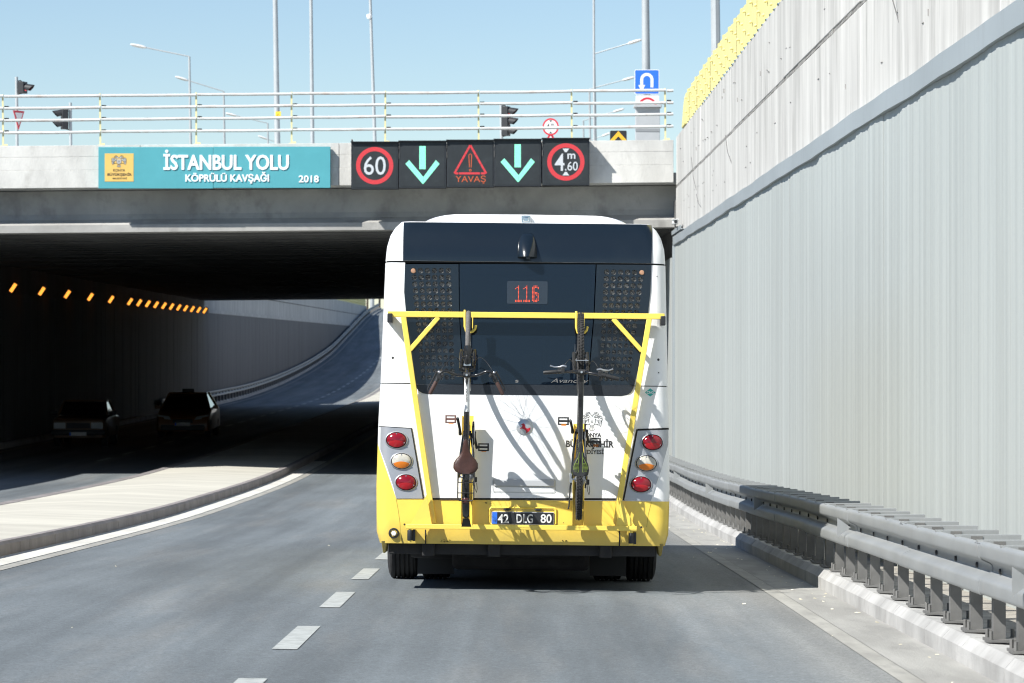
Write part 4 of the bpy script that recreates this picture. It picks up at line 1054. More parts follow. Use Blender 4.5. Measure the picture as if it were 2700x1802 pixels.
# roof fairing over the gas cylinders
rg = []
for yy, s, dz in ((.55, .96, 0), (.62, 1, .0), (3.9, 1, 0), (4.2, .95, -.02)):
    P = [(-.95, 3.18), (-.91, 3.215), (-.86, 3.245), (-.80, 3.268), (-.73, 3.284), (-.65, 3.292), (0, 3.296), (.65, 3.292), (.73, 3.284), (.80, 3.268), (.86, 3.245), (.91, 3.215), (.95, 3.18)]
    rg.append([Vector((x * s, yy, z + dz)) for x, z in P])
rf = MB().loft(rg).build('roof_fairing', M_busw, bus, smooth=30)
m = MB(); m.box(-.04, .04, .50, .58, 3.21, 3.285); m.box(-.025, .025, .47, .5, 3.23, 3.27); m.build('latch', M_chrome, rf, bevel=.006)

# rear top panel in black with camera hood
tp = panel([B5(257, 407), B5(253, 114), (0, 3.2), B5(2105, 132), B5(2097, 428)], 'top_panel', M_bblk, bus, off1=.014)
hx_, hz0 = B5(1176, 382); _, hz1 = B5(1176, 200)
m = MB(); rings = []
for i in range(9):
    t_ = i / 8; z = hz0 + (hz1 - hz0) * t_; wv = .080 * math.sqrt(max(.0, 1 - (t_ * .93) ** 2.6)) + .006; dp = .10 * (1 - t_ ** 1.5) + .012
    rings.append([Vector((hx_ + wv * math.cos(a), yr(z) - .010 - dp * max(0, math.sin(a)), z)) for a in [math.pi * k / 12 for k in range(13)]] + [Vector((hx_, yr(z) + .02, z))])
ch = m.loft(rings).build('camera_hood', M_bblk, bus, smooth=50)
m = MB(); m.lathe([(0, .0), (.03, .0), (.03, .02)], (hx_, yr(hz0) - .07, hz0 - .004), (0, 0, -1), 14); m.build('camera_lens', M_glass, ch)

# window field
def strip(a, b, wd, name, mt, par, off=.006):
    dx, dz = b[0] - a[0], b[1] - a[1]; q = math.hypot(dx, dz); ox, oz = -dz / q * wd / 2, dx / q * wd / 2
    return panel([(a[0] + ox, a[1] + oz), (b[0] + ox, b[1] + oz), (b[0] - ox, b[1] - oz), (a[0] - ox, a[1] - oz)], name, mt, par, off1=off)
glass = panel([B5(676, 432), B5(1684, 437), B5(1672, 800), B5(1632, 1330), B5(720, 1322), B5(682, 800)], 'rear_window', M_glass, bus, off1=.010)
fl, fr = B5(272, 434), B5(2098, 440)
pL, pR = B5(268, 700), B5(2090, 720)
corn = [B5(x, y) for x, y in ((360, 1325), (366, 1348), (385, 1374), (415, 1391), (450, 1397), (1880, 1412), (1925, 1404), (1955, 1385), (1972, 1355), (1976, 1330))]
panel(corn, 'window_apron', M_frit, bus, off1=.008)
def vent(quad, mask_first, name):
    """black panel with rows of round perforations over a wire mesh"""
    (tl, tr, bl, brr) = quad; nc, nr = 6, 17
    out = MB(); cells = MB(); K = 12
    def P(u, v):
        a = (tl[0] + (tr[0] - tl[0]) * u, tl[1] + (tr[1] - tl[1]) * u); b = (bl[0] + (brr[0] - bl[0]) * u, bl[1] + (brr[1] - bl[1]) * u)
        return a[0] + (b[0] - a[0]) * v, a[1] + (b[1] - a[1]) * v
    for r in range(nr):
        for c in range(nc):
            u0, u1, v0, v1 = c / nc, (c + 1) / nc, r / nr, (r + 1) / nr
            C = [P(u0, v0), P(u1, v0), P(u1, v1), P(u0, v1)]
            cx = sum(p[0] for p in C) / 4; cz = sum(p[1] for p in C) / 4; rr = .41 * min(math.hypot(C[1][0] - C[0][0], C[1][1] - C[0][1]), math.hypot(C[3][0] - C[0][0], C[3][1] - C[0][1]))
            # outer square sampled with K points, matched to the circle
            sq = []
            per = K // 4
            for e in range(4):
                a, b = C[e], C[(e + 1) % 4]
                for q in range(per): sq.append((a[0] + (b[0] - a[0]) * q / per, a[1] + (b[1] - a[1]) * q / per))
            ang = [math.atan2(p[1] - cz, p[0] - cx) for p in sq]
            o = len(out.v)
            out.v += [tuple(surf(p[0], p[1], .009)) for p in sq]
            out.v += [tuple(surf(cx + rr * math.cos(a), cz + rr * math.sin(a), .009)) for a in ang]
            out.v += [tuple(surf(cx + rr * .94 * math.cos(a), cz + rr * .94 * math.sin(a), -.010)) for a in ang]
            for k in range(K):
                l = (k + 1) % K
                out.f += [(o + k, o + l, o + K + l, o + K + k), (o + K + k, o + K + l, o + 2 * K + l, o + 2 * K + k)]
    return out
VL = (B5(307, 458), B5(618, 458), B5(402, 1299), B5(657, 1299)); VR = (B5(1742, 468), B5(2053, 472), B5(1712, 1308), B5(1945, 1312))
M_mesh = mat('vent_mesh', (.23, .215, .19), .5, metal=.2, var=.95, scale=110, dirt=(.015, .015, .015), dirt_amt=.9, dscale=3, lo=.42, hi=.6)
for q, nm, outer in ((VL, 'left', [B5(272, 434), B5(668, 434), B5(676, 800), B5(712, 1322), B5(360, 1322), B5(305, 1000), B5(268, 640)]),
                     (VR, 'right', [B5(1692, 437), B5(2098, 440), B5(2092, 640), B5(2058, 980), B5(1978, 1328), B5(1640, 1330), B5(1680, 800)])):
    vg_ = vent(q, True, nm).build('vent_grille', M_bblk, bus, smooth=30)
    # border around the perforated field: strips between the outer outline and the field
    tl, tr, bl_, br_ = q
    a = outer
    if nm == 'left': polys = [[a[0], a[1], tr, tl], [a[1], a[2], a[3], br_, tr], [a[3], a[4], bl_, br_], [a[0], tl, bl_, a[4], a[5], a[6]]]
    else: polys = [[a[0], a[1], tr, tl], [a[1], a[2], a[3], a[4], br_, tr], [a[4], a[5], bl_, br_], [a[0], tl, bl_, a[5], a[6]]]
    for p in polys: panel(p, 'grille_frame', M_bblk, vg_, off1=.009)
    xs = [p[0] for p in outer]; zs = [p[1] for p in outer]
    mq = MB(); mq.quad(surf(tl[0], tl[1], -.012), surf(tr[0], tr[1], -.012), surf(br_[0], br_[1], -.012), surf(bl_[0], bl_[1], -.012)); mq.build('mesh_backing', M_mesh, vg_, smooth=0)
    cx, cz = B5(334, 484) if nm == 'left' else B5(2027, 497)
    mk = MB(); mk.lathe([(0, .012), (.018, .010), (.022, .0)], surf(cx, cz, .009), (0, -1, 0), 16); mk.build('marker_light', mat('marker_amber', (.42, .24, .15), .4), bus)
for P_, s in (([(272, 434), (268, 640), (305, 1000), (360, 1322)], -1), ([(2098, 440), (2092, 640), (2058, 980), (1978, 1328)], 1)):
    e = [B5(*p) for p in P_]; e[0] = (e[0][0], 2.838); e[-1] = (e[-1][0], 1.790)
    panel(e + [(s * 1.15, 1.790), (s * 1.15, 2.838)], 'pillar_panel', M_busw, bus, off0=-.045, off1=.0008)
# route display behind the glass
d0, d1 = B5(1030, 727), B5(1330, 562)
ds = panel(rrect(d0[0], d1[0], d0[1], d1[1], .012), 'route_display', mat('display_face', (.022, .034, .050), .35, var=.2, scale=150), bus, off1=.0125)
BITS = {'1': ['00100', '01100', '10100', '00100', '00100', '00100', '00100', '00100', '00100', '00100', '00100', '11111', '11111'],
        '6': ['01110', '11111', '11001', '11000', '11000', '11110', '11111', '11011', '11001', '11001', '11011', '11111', '01110']}
M_led = mat('route_led', (.3, .04, .02), .5, emit=(1.0, .12, .06), estr=.62)
m = MB()
for dgt, X0 in (('1', 1094), ('1', 1155), ('6', 1219)):
    for r, row in enumerate(BITS[dgt]):
        for c, b in enumerate(row):
            if b == '1':
                cx, cz = B5(X0 + c * 10.5, 597 + r * 9.6); m.prism(circle(cx, cz, .0046, n=6), yr(cz) - .0150, yr(cz) - .0127)
tag(m.build('route_number', M_led, ds, smooth=0), 'orange dot matrix route number 116', kind='stuff')
# silver model lettering along the lower edge of the glass
xa, za = B5(1362, 1322); xb, zb2 = B5(1640, 1284)
me = text_mesh('Avancity', xa, xb, za, zb2, 0, .0015, .0, .35)
for v in me.vertices: v.co.y += yr(v.co.z) - .0105
place('model_lettering', me, mat('silver_letter', (.26, .25, .235), .4, metal=.5), bus)
xa, za = B5(1098, 1312); xb, zb2 = B5(1122, 1292)
me = text_mesh('s', xa, xb, za, zb2, 0, .0015, .02)
for v in me.vertices: v.co.y += yr(v.co.z) - .0105
place('model_lettering', me, MATS['silver_letter'], bus)

# engine hatch in white
hatch = panel([B6(403, 112), B6(1936, 118), B6(1992, 120), B6(1915, 640), B6(1850, 884), B6(497, 880), B6(455, 640), B6(362, 110)], 'engine_hatch', M_busw, bus, off1=.006)
for a, b, wd in ((B6(497, 884), B6(1850, 886), .016), (B6(330, 362), B6(427, 882), .020), (B6(2005, 372), B6(1908, 896), .020)):
    strip(a, b, wd, 'seam', M_seam, bus, .0075)
strip(B6(330, 363), B6(92, 348), .006, 'seam', M_seam, bus, .009); strip(B6(2005, 374), B6(2240, 366), .016, 'seam', M_seam, bus, .009)
# pull handle recess
h0, h1 = B6(938, 838), B6(1408, 738)
hd_ = panel(rrect(h0[0], h1[0], h0[1], h1[1], .02), 'handle_frame', M_silv if False else mat('handle_grey', (.55, .57, .58), .4), bus, off1=.0085)
a, b = B6(948, 790), B6(1400, 744)
MB().prism([(a[0], a[1]), (b[0], a[1]), (b[0], b[1]), (a[0], b[1])], yr(1.0) - .028, yr(1.0) - .0088).build('handle_hollow', mat('handle_hollow_shade', (.46, .48, .50), .4), hd_, bevel=.008)  # grey tone stands in for shade in the hollow above the tray
a, b = B6(950, 830), B6(1398, 800)
MB().prism([(a[0], a[1]), (b[0], a[1]), (b[0], b[1]), (a[0], b[1])], yr(1.0) - .014, yr(1.0) - .0088).build('handle_tray', M_busw, hd_, bevel=.004)

# horse badge
cx, cz = B6(1170, 355); y_ = yr(cz)
bd = MB(); bd.lathe([(0, .016), (.062, .016), (.069, .012), (.072, .006)], (cx, y_, cz), (0, -1, 0), 32); bd = bd.build('badge', mat('badge_silver', (.52, .55, .57), .3, metal=.5), bus, smooth=50)
HORSE = [((a - 640) / 140, (245 - b) / 140) for a, b in ((583, 186), (608, 171), (630, 164), (652, 182), (660, 212), (668, 244), (690, 264), (718, 264), (745, 253), (766, 244), (761, 280), (746, 310), (720, 336), (694, 354), (672, 363), (688, 338), (678, 316), (664, 296), (640, 284), (612, 270), (588, 264), (574, 274), (556, 276), (566, 258), (586, 246), (604, 238), (600, 216), (610, 202), (590, 196))]
MB().prism([(cx - .004 + .062 * px, cz - .002 + .062 * pz) for px, pz in HORSE], y_ - .0185, y_ - .0162).build('badge_figure', mat('badge_red', (.55, .015, .03), .4), bd, smooth=0)
# city emblem and lettering
ec = B6(1668, 312)
es = eagle_strokes(MB(), ec[0], ec[1], .178, .168, .0032, yr(ec[1]) - .0085, .0014)
es.build('emblem', M_ink, bus, smooth=0)
for txt, a, b, bo in (('KONYA', B6(1596, 428), B6(1738, 398), .02), ('BÜYÜKŞEHİR', B6(1478, 514), B6(1830, 440), .03), ('BELEDİYESİ', B6(1555, 552), B6(1757, 512), .02)):
    me = text_mesh(txt, a[0], b[0], a[1], b[1], 0, .0012, bo)
    for v in me.vertices: v.co.y += yr(v.co.z) - .0075
    place('lettering', me, M_ink, bus)
# fuel sticker
c = B6(2097, 98); M_cng = mat('sticker_teal', (.03, .40, .36), .5)
st = panel([(c[0] - .046, c[1]), (c[0], c[1] - .036), (c[0] + .046, c[1]), (c[0], c[1] + .036)], 'fuel_sticker', M_cng, bus, off0=.0, off1=.003)
me = text_mesh('CNG', c[0] - .03, c[0] + .03, c[1] - .011, c[1] + .011, 0, .001, .02)
for v in me.vertices: v.co.y += surf(v.co.x, v.co.z, .0042).y
place('lettering', me, M_letter, st)

# lamp clusters
lc_ = panel([B6(104, 350), B6(330, 363), B6(424, 880), B6(228, 880), B6(205, 790), B6(165, 672), B6(104, 520)], 'lamp_cluster', M_silv, bus, off1=.008)
rc_ = panel([B6(2236, 372), B6(2008, 378), B6(1912, 895), B6(2110, 898), B6(2135, 810), B6(2185, 668), B6(2236, 480)], 'lamp_cluster', M_silv, bus, off1=.008)
M_tred = mat('tail_red', (.20, .006, .014), .12, spec=.6, var=.15, scale=14)
M_tredlow = mat('tail_red_lower', (.40, .010, .018), .12, spec=.6)  # brighter red, lower part of the red lenses
M_clear = mat('lamp_clear', (.46, .45, .40), .12, spec=.6, var=.12, scale=30)
M_amb = mat('lamp_amber', (.72, .20, .015), .15, spec=.6)
for cl, pts in ((lc_, ((225, 450), (265, 606), (300, 762))), (rc_, ((2117, 467), (2073, 622), (2035, 777)))):
    for k, p in enumerate(pts):
        cx, cz = B6(*p); rx, rzz = 75 * .35745 / PM, 57 * .35745 / PM; s0 = surf(cx, cz, 0)
        # local slope of the surface across the lamp
        yl, yrr = surf(cx - rx, cz).y, surf(cx + rx, cz).y; sl = (yrr - yl) / (2 * rx)
        def E(f, off, n=28): return [Vector((cx + rx * f * math.cos(2 * math.pi * i / n), s0.y + sl * rx * f * math.cos(2 * math.pi * i / n) - off + SL * (rzz * f * math.sin(2 * math.pi * i / n)), cz + rzz * f * math.sin(2 * math.pi * i / n))) for i in range(n)]
        bz_ = MB().loft([E(1.16, .004), E(1.15, .013), E(1.05, .017), E(1.0, .010), E(.9, .006)], cap=False).build('lamp_bezel', M_silv, cl, smooth=60)
        MB().loft([E(1.02, .012), E(1.0, .016), E(.97, .014)], cap=False).build('gasket', M_black, cl, smooth=40)
        ln = MB().loft([E(.975, .008), E(.94, .020), E(.80, .030), E(.5, .038), E(.2, .041), E(.02, .0415)], cap=True).build('lamp_lens', M_clear if k == 1 else M_tred, cl, smooth=60)
        if True:
            g = MB(); n = 14
            arc = [(cx + rx * .90 * math.cos(a), cz + rzz * .90 * math.sin(a)) for a in [math.radians(200 + 140 * i / n) for i in range(n + 1)]]
            topa = [(cx + rx * .86 * (1 - 2 * i / n), cz - rzz * .30 + rzz * .28 * math.sin(math.pi * i / n)) for i in range(n + 1)]
            def bulge(x, z, off):
                q = math.hypot((x - cx) / rx, (z - cz) / rzz); LT = [(0, .0415), (.2, .041), (.5, .038), (.8, .030), (.94, .020), (.975, .010), (2, .01)]; h_ = [b0 + (b1 - b0) * (q - a0) / (a1 - a0) for (a0, b0), (a1, b1) in zip(LT[:-1], LT[1:]) if a0 <= q <= a1][0]
                return Vector((x, s0.y + sl * (x - cx) - max(h_, .012) - off + SL * (z - cz), z))
            ringA = [bulge(x, z, .0035) for x, z in arc]; ringB = [bulge(x, z, .0035) for x, z in reversed(topa)]
            mid = [bulge((a_[0] + b_[0]) / 2, (a_[1] + b_[1]) / 2, .0038) for a_, b_ in zip(arc, reversed(topa))]
            o = len(g.v); g.v += [tuple(v) for v in ringA + mid + ringB]; N = n + 1
            for i in range(n): g.f += [(i, i + 1, N + i + 1, N + i), (N + i, N + i + 1, 2 * N + i + 1, 2 * N + i)]
            g.build('lens_segment', M_amb if k == 1 else M_tredlow, cl, smooth=60)
        for sa in (90, 205, 335):
            a = math.radians(sa); x, z = cx + rx * .82 * math.cos(a), cz + rzz * .82 * math.sin(a)
            s_ = MB(); s_.lathe([(0, .003), (.005, .002), (.006, 0)], bulge(x, z, .002) , (0, -1, 0), 8); s_.build('lens_screw', M_chrome, cl)

# bumper: seams, plate recess, plate, fittings
for a, b, wd in ((B6(447, 1110), B6(450, 1216), .010), (B6(1880, 1122), B6(1880, 1230), .010)): strip(a, b, wd, 'seam', M_seam, bus, .002)
for pts in ([(228, 884), (245, 970), (258, 1060), (268, 1205)], [(2113, 905), (2090, 1000), (2080, 1092)]):
    for a, b in zip(pts[:-1], pts[1:]): strip(B6(*a), B6(*b), .004, 'seam', mat('soft_seam', (.38, .28, .04), .8), bus, .0015)
a, b = B6(912, 1078), B6(1418, 945)
fr_ = MB(); ro = rrect(a[0], b[0], a[1], b[1], .03); ri = rrect(a[0] + .02, b[0] - .02, a[1] + .012, b[1] - .02, .02)
n = len(ro); fr_.v = [(x, -.001, z) for x, z in ro] + [(x, -.012, z) for x, z in [(p[0] * .5 + q[0] * .5, p[1] * .5 + q[1] * .5) for p, q in zip(ro, ri)]] + [(x, -.004, z) for x, z in ri]
for i in range(n):
    j = (i + 1) % n; fr_.f += [(i, j, n + j, n + i), (n + i, n + j, 2 * n + j, 2 * n + i)]
pr = fr_.build('plate_surround', M_busy, bus, smooth=60)
for p in ((1050, 962), (1278, 964)):
    c = B6(*p); q = MB(); q.prism(circle(c[0], c[1], .034, .010, 16), -.03, -.001); q.build('plate_lamp', M_black, pr, bevel=.004)
a, b = B6(935, 1070), B6(1395, 982)
pl0 = MB(); pl0.prism(rrect(a[0], b[0], a[1], b[1], .008), -.016, -.002); pl0 = pl0.build('plate_rim', M_signw, pr)
pk = MB(); pk.prism([(a[0] + .004, a[1] + .004), (b[0] - .004, a[1] + .004), (b[0] - .004, b[1] - .004), (a[0] + .004, b[1] - .004)], -.0185, -.0165)
pl1 = pk.build('number_plate', mat('plate_black', (.022, .024, .028), .4), bus)
MB().prism([(a[0] + .005, a[1] + .005), (a[0] + .048, a[1] + .005), (a[0] + .048, b[1] - .005), (a[0] + .005, b[1] - .005)], -.0205, -.019).build('plate_band', M_blue, pl1)
M_pl = mat('plate_letter', (.70, .72, .72), .45)
for txt, xx0, xx1 in (('42', 980, 1062), ('DLG', 1118, 1240), ('80', 1296, 1378)):
    c0, c1 = B6(xx0, 1062), B6(xx1, 996); place('plate_lettering', text_mesh(txt, c0[0], c1[0], c0[1], c1[1], -.0187, .0022, .018), M_pl, pl1)
c0, c1 = B6(946, 1056), B6(974, 1038); place('plate_lettering', text_mesh('TR', c0[0], c1[0], c0[1], c1[1], -.0207, .0012, .0), M_ink, pl1)
c = B6(214, 1137)
q = MB(); q.lathe([(.046, .0), (.045, .006), (.036, .008), (.030, .0), (.030, -.02), (0, -.02)], surf(c[0], c[1], .001), (0, -1, 0), 24); tw = q.build('tow_socket', M_black, bus, smooth=50)
q = MB(); q.lathe([(0, .016), (.022, .016), (.024, .004)], surf(c[0], c[1], .0), (0, -1, 0), 6); q.build('hex_bolt', mat('bolt_white', (.75, .75, .74), .35), tw)
for p, r in (((292, 1072), .0085), ((2040, 1092), .0085), ((1465, 1060), .004)):
    c = B6(*p); q = MB(); q.lathe([(0, .002), (r, .002), (r, -.002)], surf(c[0], c[1], 0), (0, -1, 0), 12); q.build('plug_hole', M_black, bus)
for p in ((190, 1128), (2155, 1142), (2158, 1238), (2140, 524)):
    c = B5(*p); r = .011 if p[1] in (1128, 1142) else .005; q = MB(); q.lathe([(0, .003), (r * .5, .003), (r, .001), (r, -.002)], surf(c[0], c[1], .001), (0, -1, 0), 12); q.build('plug_hole', M_dark, bus)
# scuffs on the bumper
M_scuff = mat('scuff', (.16, .12, .03), .8, var=.5, scale=60)
for p in ((585, 1195), (1458, 1196), (905, 918), (600, 1190)):
    for k in range(5):
        x = p[0] + rnd.uniform(-28, 28); z = p[1] + rnd.uniform(-7, 7); l = rnd.uniform(4, 14)
        a = B6(x, z); b = B6(x + l, z + rnd.uniform(-3, 3)); strip(a, b, rnd.uniform(.003, .006), 'scuff', M_scuff, bus, .0012)

# underside, skirts and running gear
m = MB(); m.box(-1.16, 1.16, .10, .16, .305, .43); m.build('rear_valance', M_gap, bus, bevel=.01)
m = MB(); m.box(-1.13, 1.13, .17, BL - .5, .33, .42); m.build('chassis_floor', M_gap, bus)
for sx_ in (-1, 1):
    m = MB(); m.add([(sx_ * 1.225, .03, .42), (sx_ * 1.17, .04, .42), (sx_ * 1.19, .10, .31), (sx_ * 1.21, .14, .31), (sx_ * 1.225, .6, .42), (sx_ * 1.17, .6, .42), (sx_ * 1.19, .6, .31), (sx_ * 1.21, .6, .31)],
        [(0, 1, 2, 3), (4, 7, 6, 5), (0, 4, 5, 1), (1, 5, 6, 2), (2, 6, 7, 3), (3, 7, 4, 0)]); m.build('corner_skirt', mat('skirt_shade', (.30, .24, .07), .7, var=.2, scale=9), bus, bevel=.008)  # yellow darkened to olive, standing in for shade below the bumper
for x in (-.82, -.25, .72):
    m = MB(); m.box(x - .05, x + .06, .05, .14, .29, .41); m.build('hanger_bracket', M_gap, bus, bevel=.01)
m = MB(); m.tube([(-.5, .6, .34), (.1, .6, .33), (.5, .75, .33)], .07, 12); m.build('exhaust_pipe', M_gap, bus)
m = MB(); m.lathe([(0, -.45), (.16, -.45), (.17, -.4), (.17, .4), (.16, .45), (0, .45)], (-.55, 1.3, .40), (1, 0, 0), 20); m.build('silencer', M_gap, bus)
m = MB(); m.box(-.62, .60, .75, 2.2, .15, .40); m.build('under_shade_block', M_gap, bus, bevel=.05)  # dark box added to block lit ground and blacken the gap under the bus
for s in (-1, 1): m = MB(); m.box(min(s * .62, s * .955), max(s * .62, s * .955), 1.78, 1.80, .07, .42); m.build('mud_flap', M_black, bus)  # flaps added to hide the inner tyres and keep the gap black
m = MB(); m.box(-.9, .9, 2.35, 2.55, .38, .56); m.lathe([(0, -.2), (.16, -.16), (.2, 0), (.16, .16), (0, .2)], (.0, 2.45, .48), (1, 0, 0), 16); m.build('rear_axle', M_gap, bus)
def bus_tyre(x0, x1, yc, R=.50):
    w_ = x1 - x0; pf = [(.28, 0), (.40, -.01), (R - .05, .0), (R - .012, .02)]
    for k in range(5):
        a = .03 + (w_ - .06) * k / 5; b = .03 + (w_ - .06) * (k + 1) / 5
        pf += [(R, a + .006), (R, b - .012), (R - .016, b - .010), (R - .016, b + .002)]
    pf += [(R - .012, w_ - .02), (R - .05, w_), (.40, w_ + .01), (.28, w_)]
    t_ = MB(); t_.lathe(pf, (x0, yc, R), (1, 0, 0), 48); t_ = t_.build('tyre', M_tyre, bus, smooth=25)
    q = MB(); q.lathe([(0, w_ * .3), (.14, w_ * .3), (.16, w_ * .45), (.27, w_ * .5), (.285, .02), (.285, w_ - .02)], (x0, yc, R), (1, 0, 0), 28); q.build('rim', M_rim, t_)
YC = 2.45
for x0, x1 in ((-1.235, -.965), (-.93, -.66), (.66, .93), (.965, 1.235)): bus_tyre(x0, x1, YC)
for x0, x1 in ((-1.235, -.965), (.965, 1.235)): bus_tyre(x0, x1, YC + 5.6)

# flanks: side glazing and wheel arches
M_sglass = mat('side_glass', (.008, .013, .02), .06, spec=.6)
for s in (-1, 1):
    for k in range(6):
        y0, y1 = 1.0 + k * 1.72, 2.66 + k * 1.72; zb, zt = 1.66, 2.72
        v = [(s * (hw(z) + o), y, z) for o in (-.01, .005) for y, z in ((y0, zb), (y1, zb), (y1, zt), (y0, zt))]
        m = MB(); m.add(v, [(0, 1, 2, 3), (4, 7, 6, 5), (0, 4, 5, 1), (1, 5, 6, 2), (2, 6, 7, 3), (3, 7, 4, 0)]); m.build('side_window', M_sglass, bus, bevel=.004)
    for yc in (YC, YC + 5.6):
        p = [(yc + .60 * math.cos(a), .42 + .60 * math.sin(a)) for a in [math.pi * i / 16 for i in range(17)]]
        m = MB(); n = len(p); m.v = [(s * (hw(z) - .02), y, z) for y, z in p] + [(s * (hw(z) + .004), y, z) for y, z in p]
        m.f = [tuple(range(n)), tuple(range(2 * n - 1, n - 1, -1))] + [(i, (i + 1) % n, (i + 1) % n + n, i + n) for i in range(n)]; m.build('wheel_arch', M_seam, bus)
# ------------------------------------------------------------------ rack on the tail (bolted to the bus)
M_rack = mat('rack_yellow', (.85, .64, .11), .35, coat=.2, var=.02, scale=4)
RG = -.095          # tube centre behind the tail
def bar(mb, a, b, wd, y0=RG - .025, y1=RG + .025):
    dx, dz = b[0] - a[0], b[1] - a[1]; q = math.hypot(dx, dz); ox, oz = -dz / q * wd / 2, dx / q * wd / 2
    pts = [(a[0] + ox, a[1] + oz), (b[0] + ox, b[1] + oz), (b[0] - ox, b[1] - oz), (a[0] - ox, a[1] - oz)]
    return mb.prism(pts, y0 + yr(a[1]), y1 + yr(a[1]))
m = MB(); bar(m, B5(152, 807), B5(2195, 825), .050); rk = m.build('bicycle_rack', M_rack, bus, bevel=.004); tag(rk, 'yellow steel bicycle rack frame across the bus tail')
m = MB(); bar(m, B5(268, 826), B6(508, 1068), .046, RG - .024, RG + .024); m.build('rack_leg', M_rack, rk, bevel=.004)
m = MB(); bar(m, B5(2082, 843), B6(1846, 1085), .046, RG - .024, RG + .024); m.build('rack_leg', M_rack, rk, bevel=.004)
m = MB(); bar(m, B6(305, 1084), B6(2005, 1100), .042, RG - .03, RG + .01); m.build('rack_foot_bar', M_rack, rk, bevel=.004)
m = MB(); bar(m, B5(527, 830), B5(318, 1072), .040, RG - .022, RG + .022); m.build('rack_brace', M_rack, rk, bevel=.004)
m = MB(); bar(m, B5(1815, 842), B5(2030, 1080), .040, RG - .022, RG + .022); m.build('rack_brace', M_rack, rk, bevel=.004)
for pl_ in ([B6(456, 850), B6(495, 1066), B6(340, 1066)], [B6(1882, 880), B6(1990, 1082), B6(1850, 1082)]):
    MB().prism(pl_, RG - .008, RG + .002).build('gusset', M_rack, rk)
for p in ((168, 832), (2183, 852)):
    c = B5(*p); m = MB(); m.box(c[0] - .022, c[0] + .022, RG - .04 + yr(c[1]), yr(c[1]) + .02, c[1] - .045, c[1] + .035); m.build('rack_latch', M_black, rk, bevel=.006)
for p in ((345, 1150), (1972, 1172)):
    c = B6(*p); m = MB(); m.lathe([(0, -.045), (.022, -.045), (.024, -.04), (.024, .04), (.022, .045), (0, .045)], (c[0] - .01, RG - .005, c[1]), (0, 0, 1), 14); m.build('rack_hinge', M_black, rk)
    m = MB(); m.box(c[0] + .012, c[0] + .034, RG, .0, c[1] - .05, c[1] + .05); m.build('hinge_plate', M_black, rk)
    m = MB(); m.tube([(c[0] - .01, RG - .005, c[1] - .06), (c[0] - .01, RG - .005, c[1] + .075)], .014, 10); m.build('hinge_pin', M_rack, rk)
BK = [(B6(752, 600)[0] + .0, 'left'), (B6(1572, 600)[0], 'right')]
for (cx, nm) in BK:
    zt = B6(700, 270)[1] if nm == 'left' else B6(1600, 330)[1]; zb_ = B6(1572, 1085)[1]
    m = MB(); m.box(cx - .046, cx + .046, RG + .028, RG + .034, zb_, zt); m.box(cx - .050, cx - .046, RG - .03, RG + .034, zb_, zt); m.box(cx + .046, cx + .050, RG - .03, RG + .034, zb_, zt); m.box(cx - .05, cx + .05, RG - .03, RG + .034, zb_ - .006, zb_)
    m.build('wheel_channel', M_rack, rk, bevel=.0015)
    zh = B5(1000, 800)[1]
    for s in (-1, 1):
        m = MB()
        if s < 0: m.tube([(cx - .035, RG - .03, zh + .02), (cx - .036, RG - .04, zh - .03), (cx - .034, RG - .045, zh - .12), (cx - .022, RG - .05, zh - .165), (cx, RG - .055, zh - .175)], .011, 8)
        else: m.tube([(cx, RG - .055, zh - .175), (cx + .035, RG - .06, zh - .165), (cx + .055, RG - .07, zh - .145), (cx + .062, RG - .08, zh - .115)], .011, 8)
        m.build('wheel_hook', M_rack, rk, smooth=60)
    m = MB(); m.box(cx + .028, cx + .036, RG - .03, RG, zh - .16, zh + .0); m.build('hook_stem', M_rack, rk)
# ------------------------------------------------------------------ bicycles hung nose-up in the rack (local: y forward, z up, x right)
M_bk = mat('bike_black', (.014, .015, .017), .25, coat=.4)
M_bkm = mat('bike_black_matt', (.02, .021, .022), .5)
M_alu = mat('alloy', (.62, .63, .64), .28, metal=.9)
M_spk = mat('spoke_steel', (.45, .46, .47), .3, metal=.9)
M_brown = mat('brown_leather', (.050, .020, .014), .42, var=.15, scale=12, bump=.1, bscale=90)
M_grip = mat('brown_rubber', (.07, .038, .032), .7)
M_tgrey = mat('tyre_grey', (.13, .125, .12), .9, var=.25, scale=60)
M_knob = mat('tyre_black', (.028, .028, .028), .85, var=.3, scale=40, dirt=(.10, .095, .085), dirt_amt=.5, dscale=18)
M_green = mat('saddle_green', (.30, .42, .06), .5)
M_bwhite = mat('frame_white', (.78, .79, .78), .3, coat=.4)
M_org = mat('reflector_orange', (.75, .24, .02), .3)
M_cab_ = mat('cable_black', (.02, .02, .02), .5)

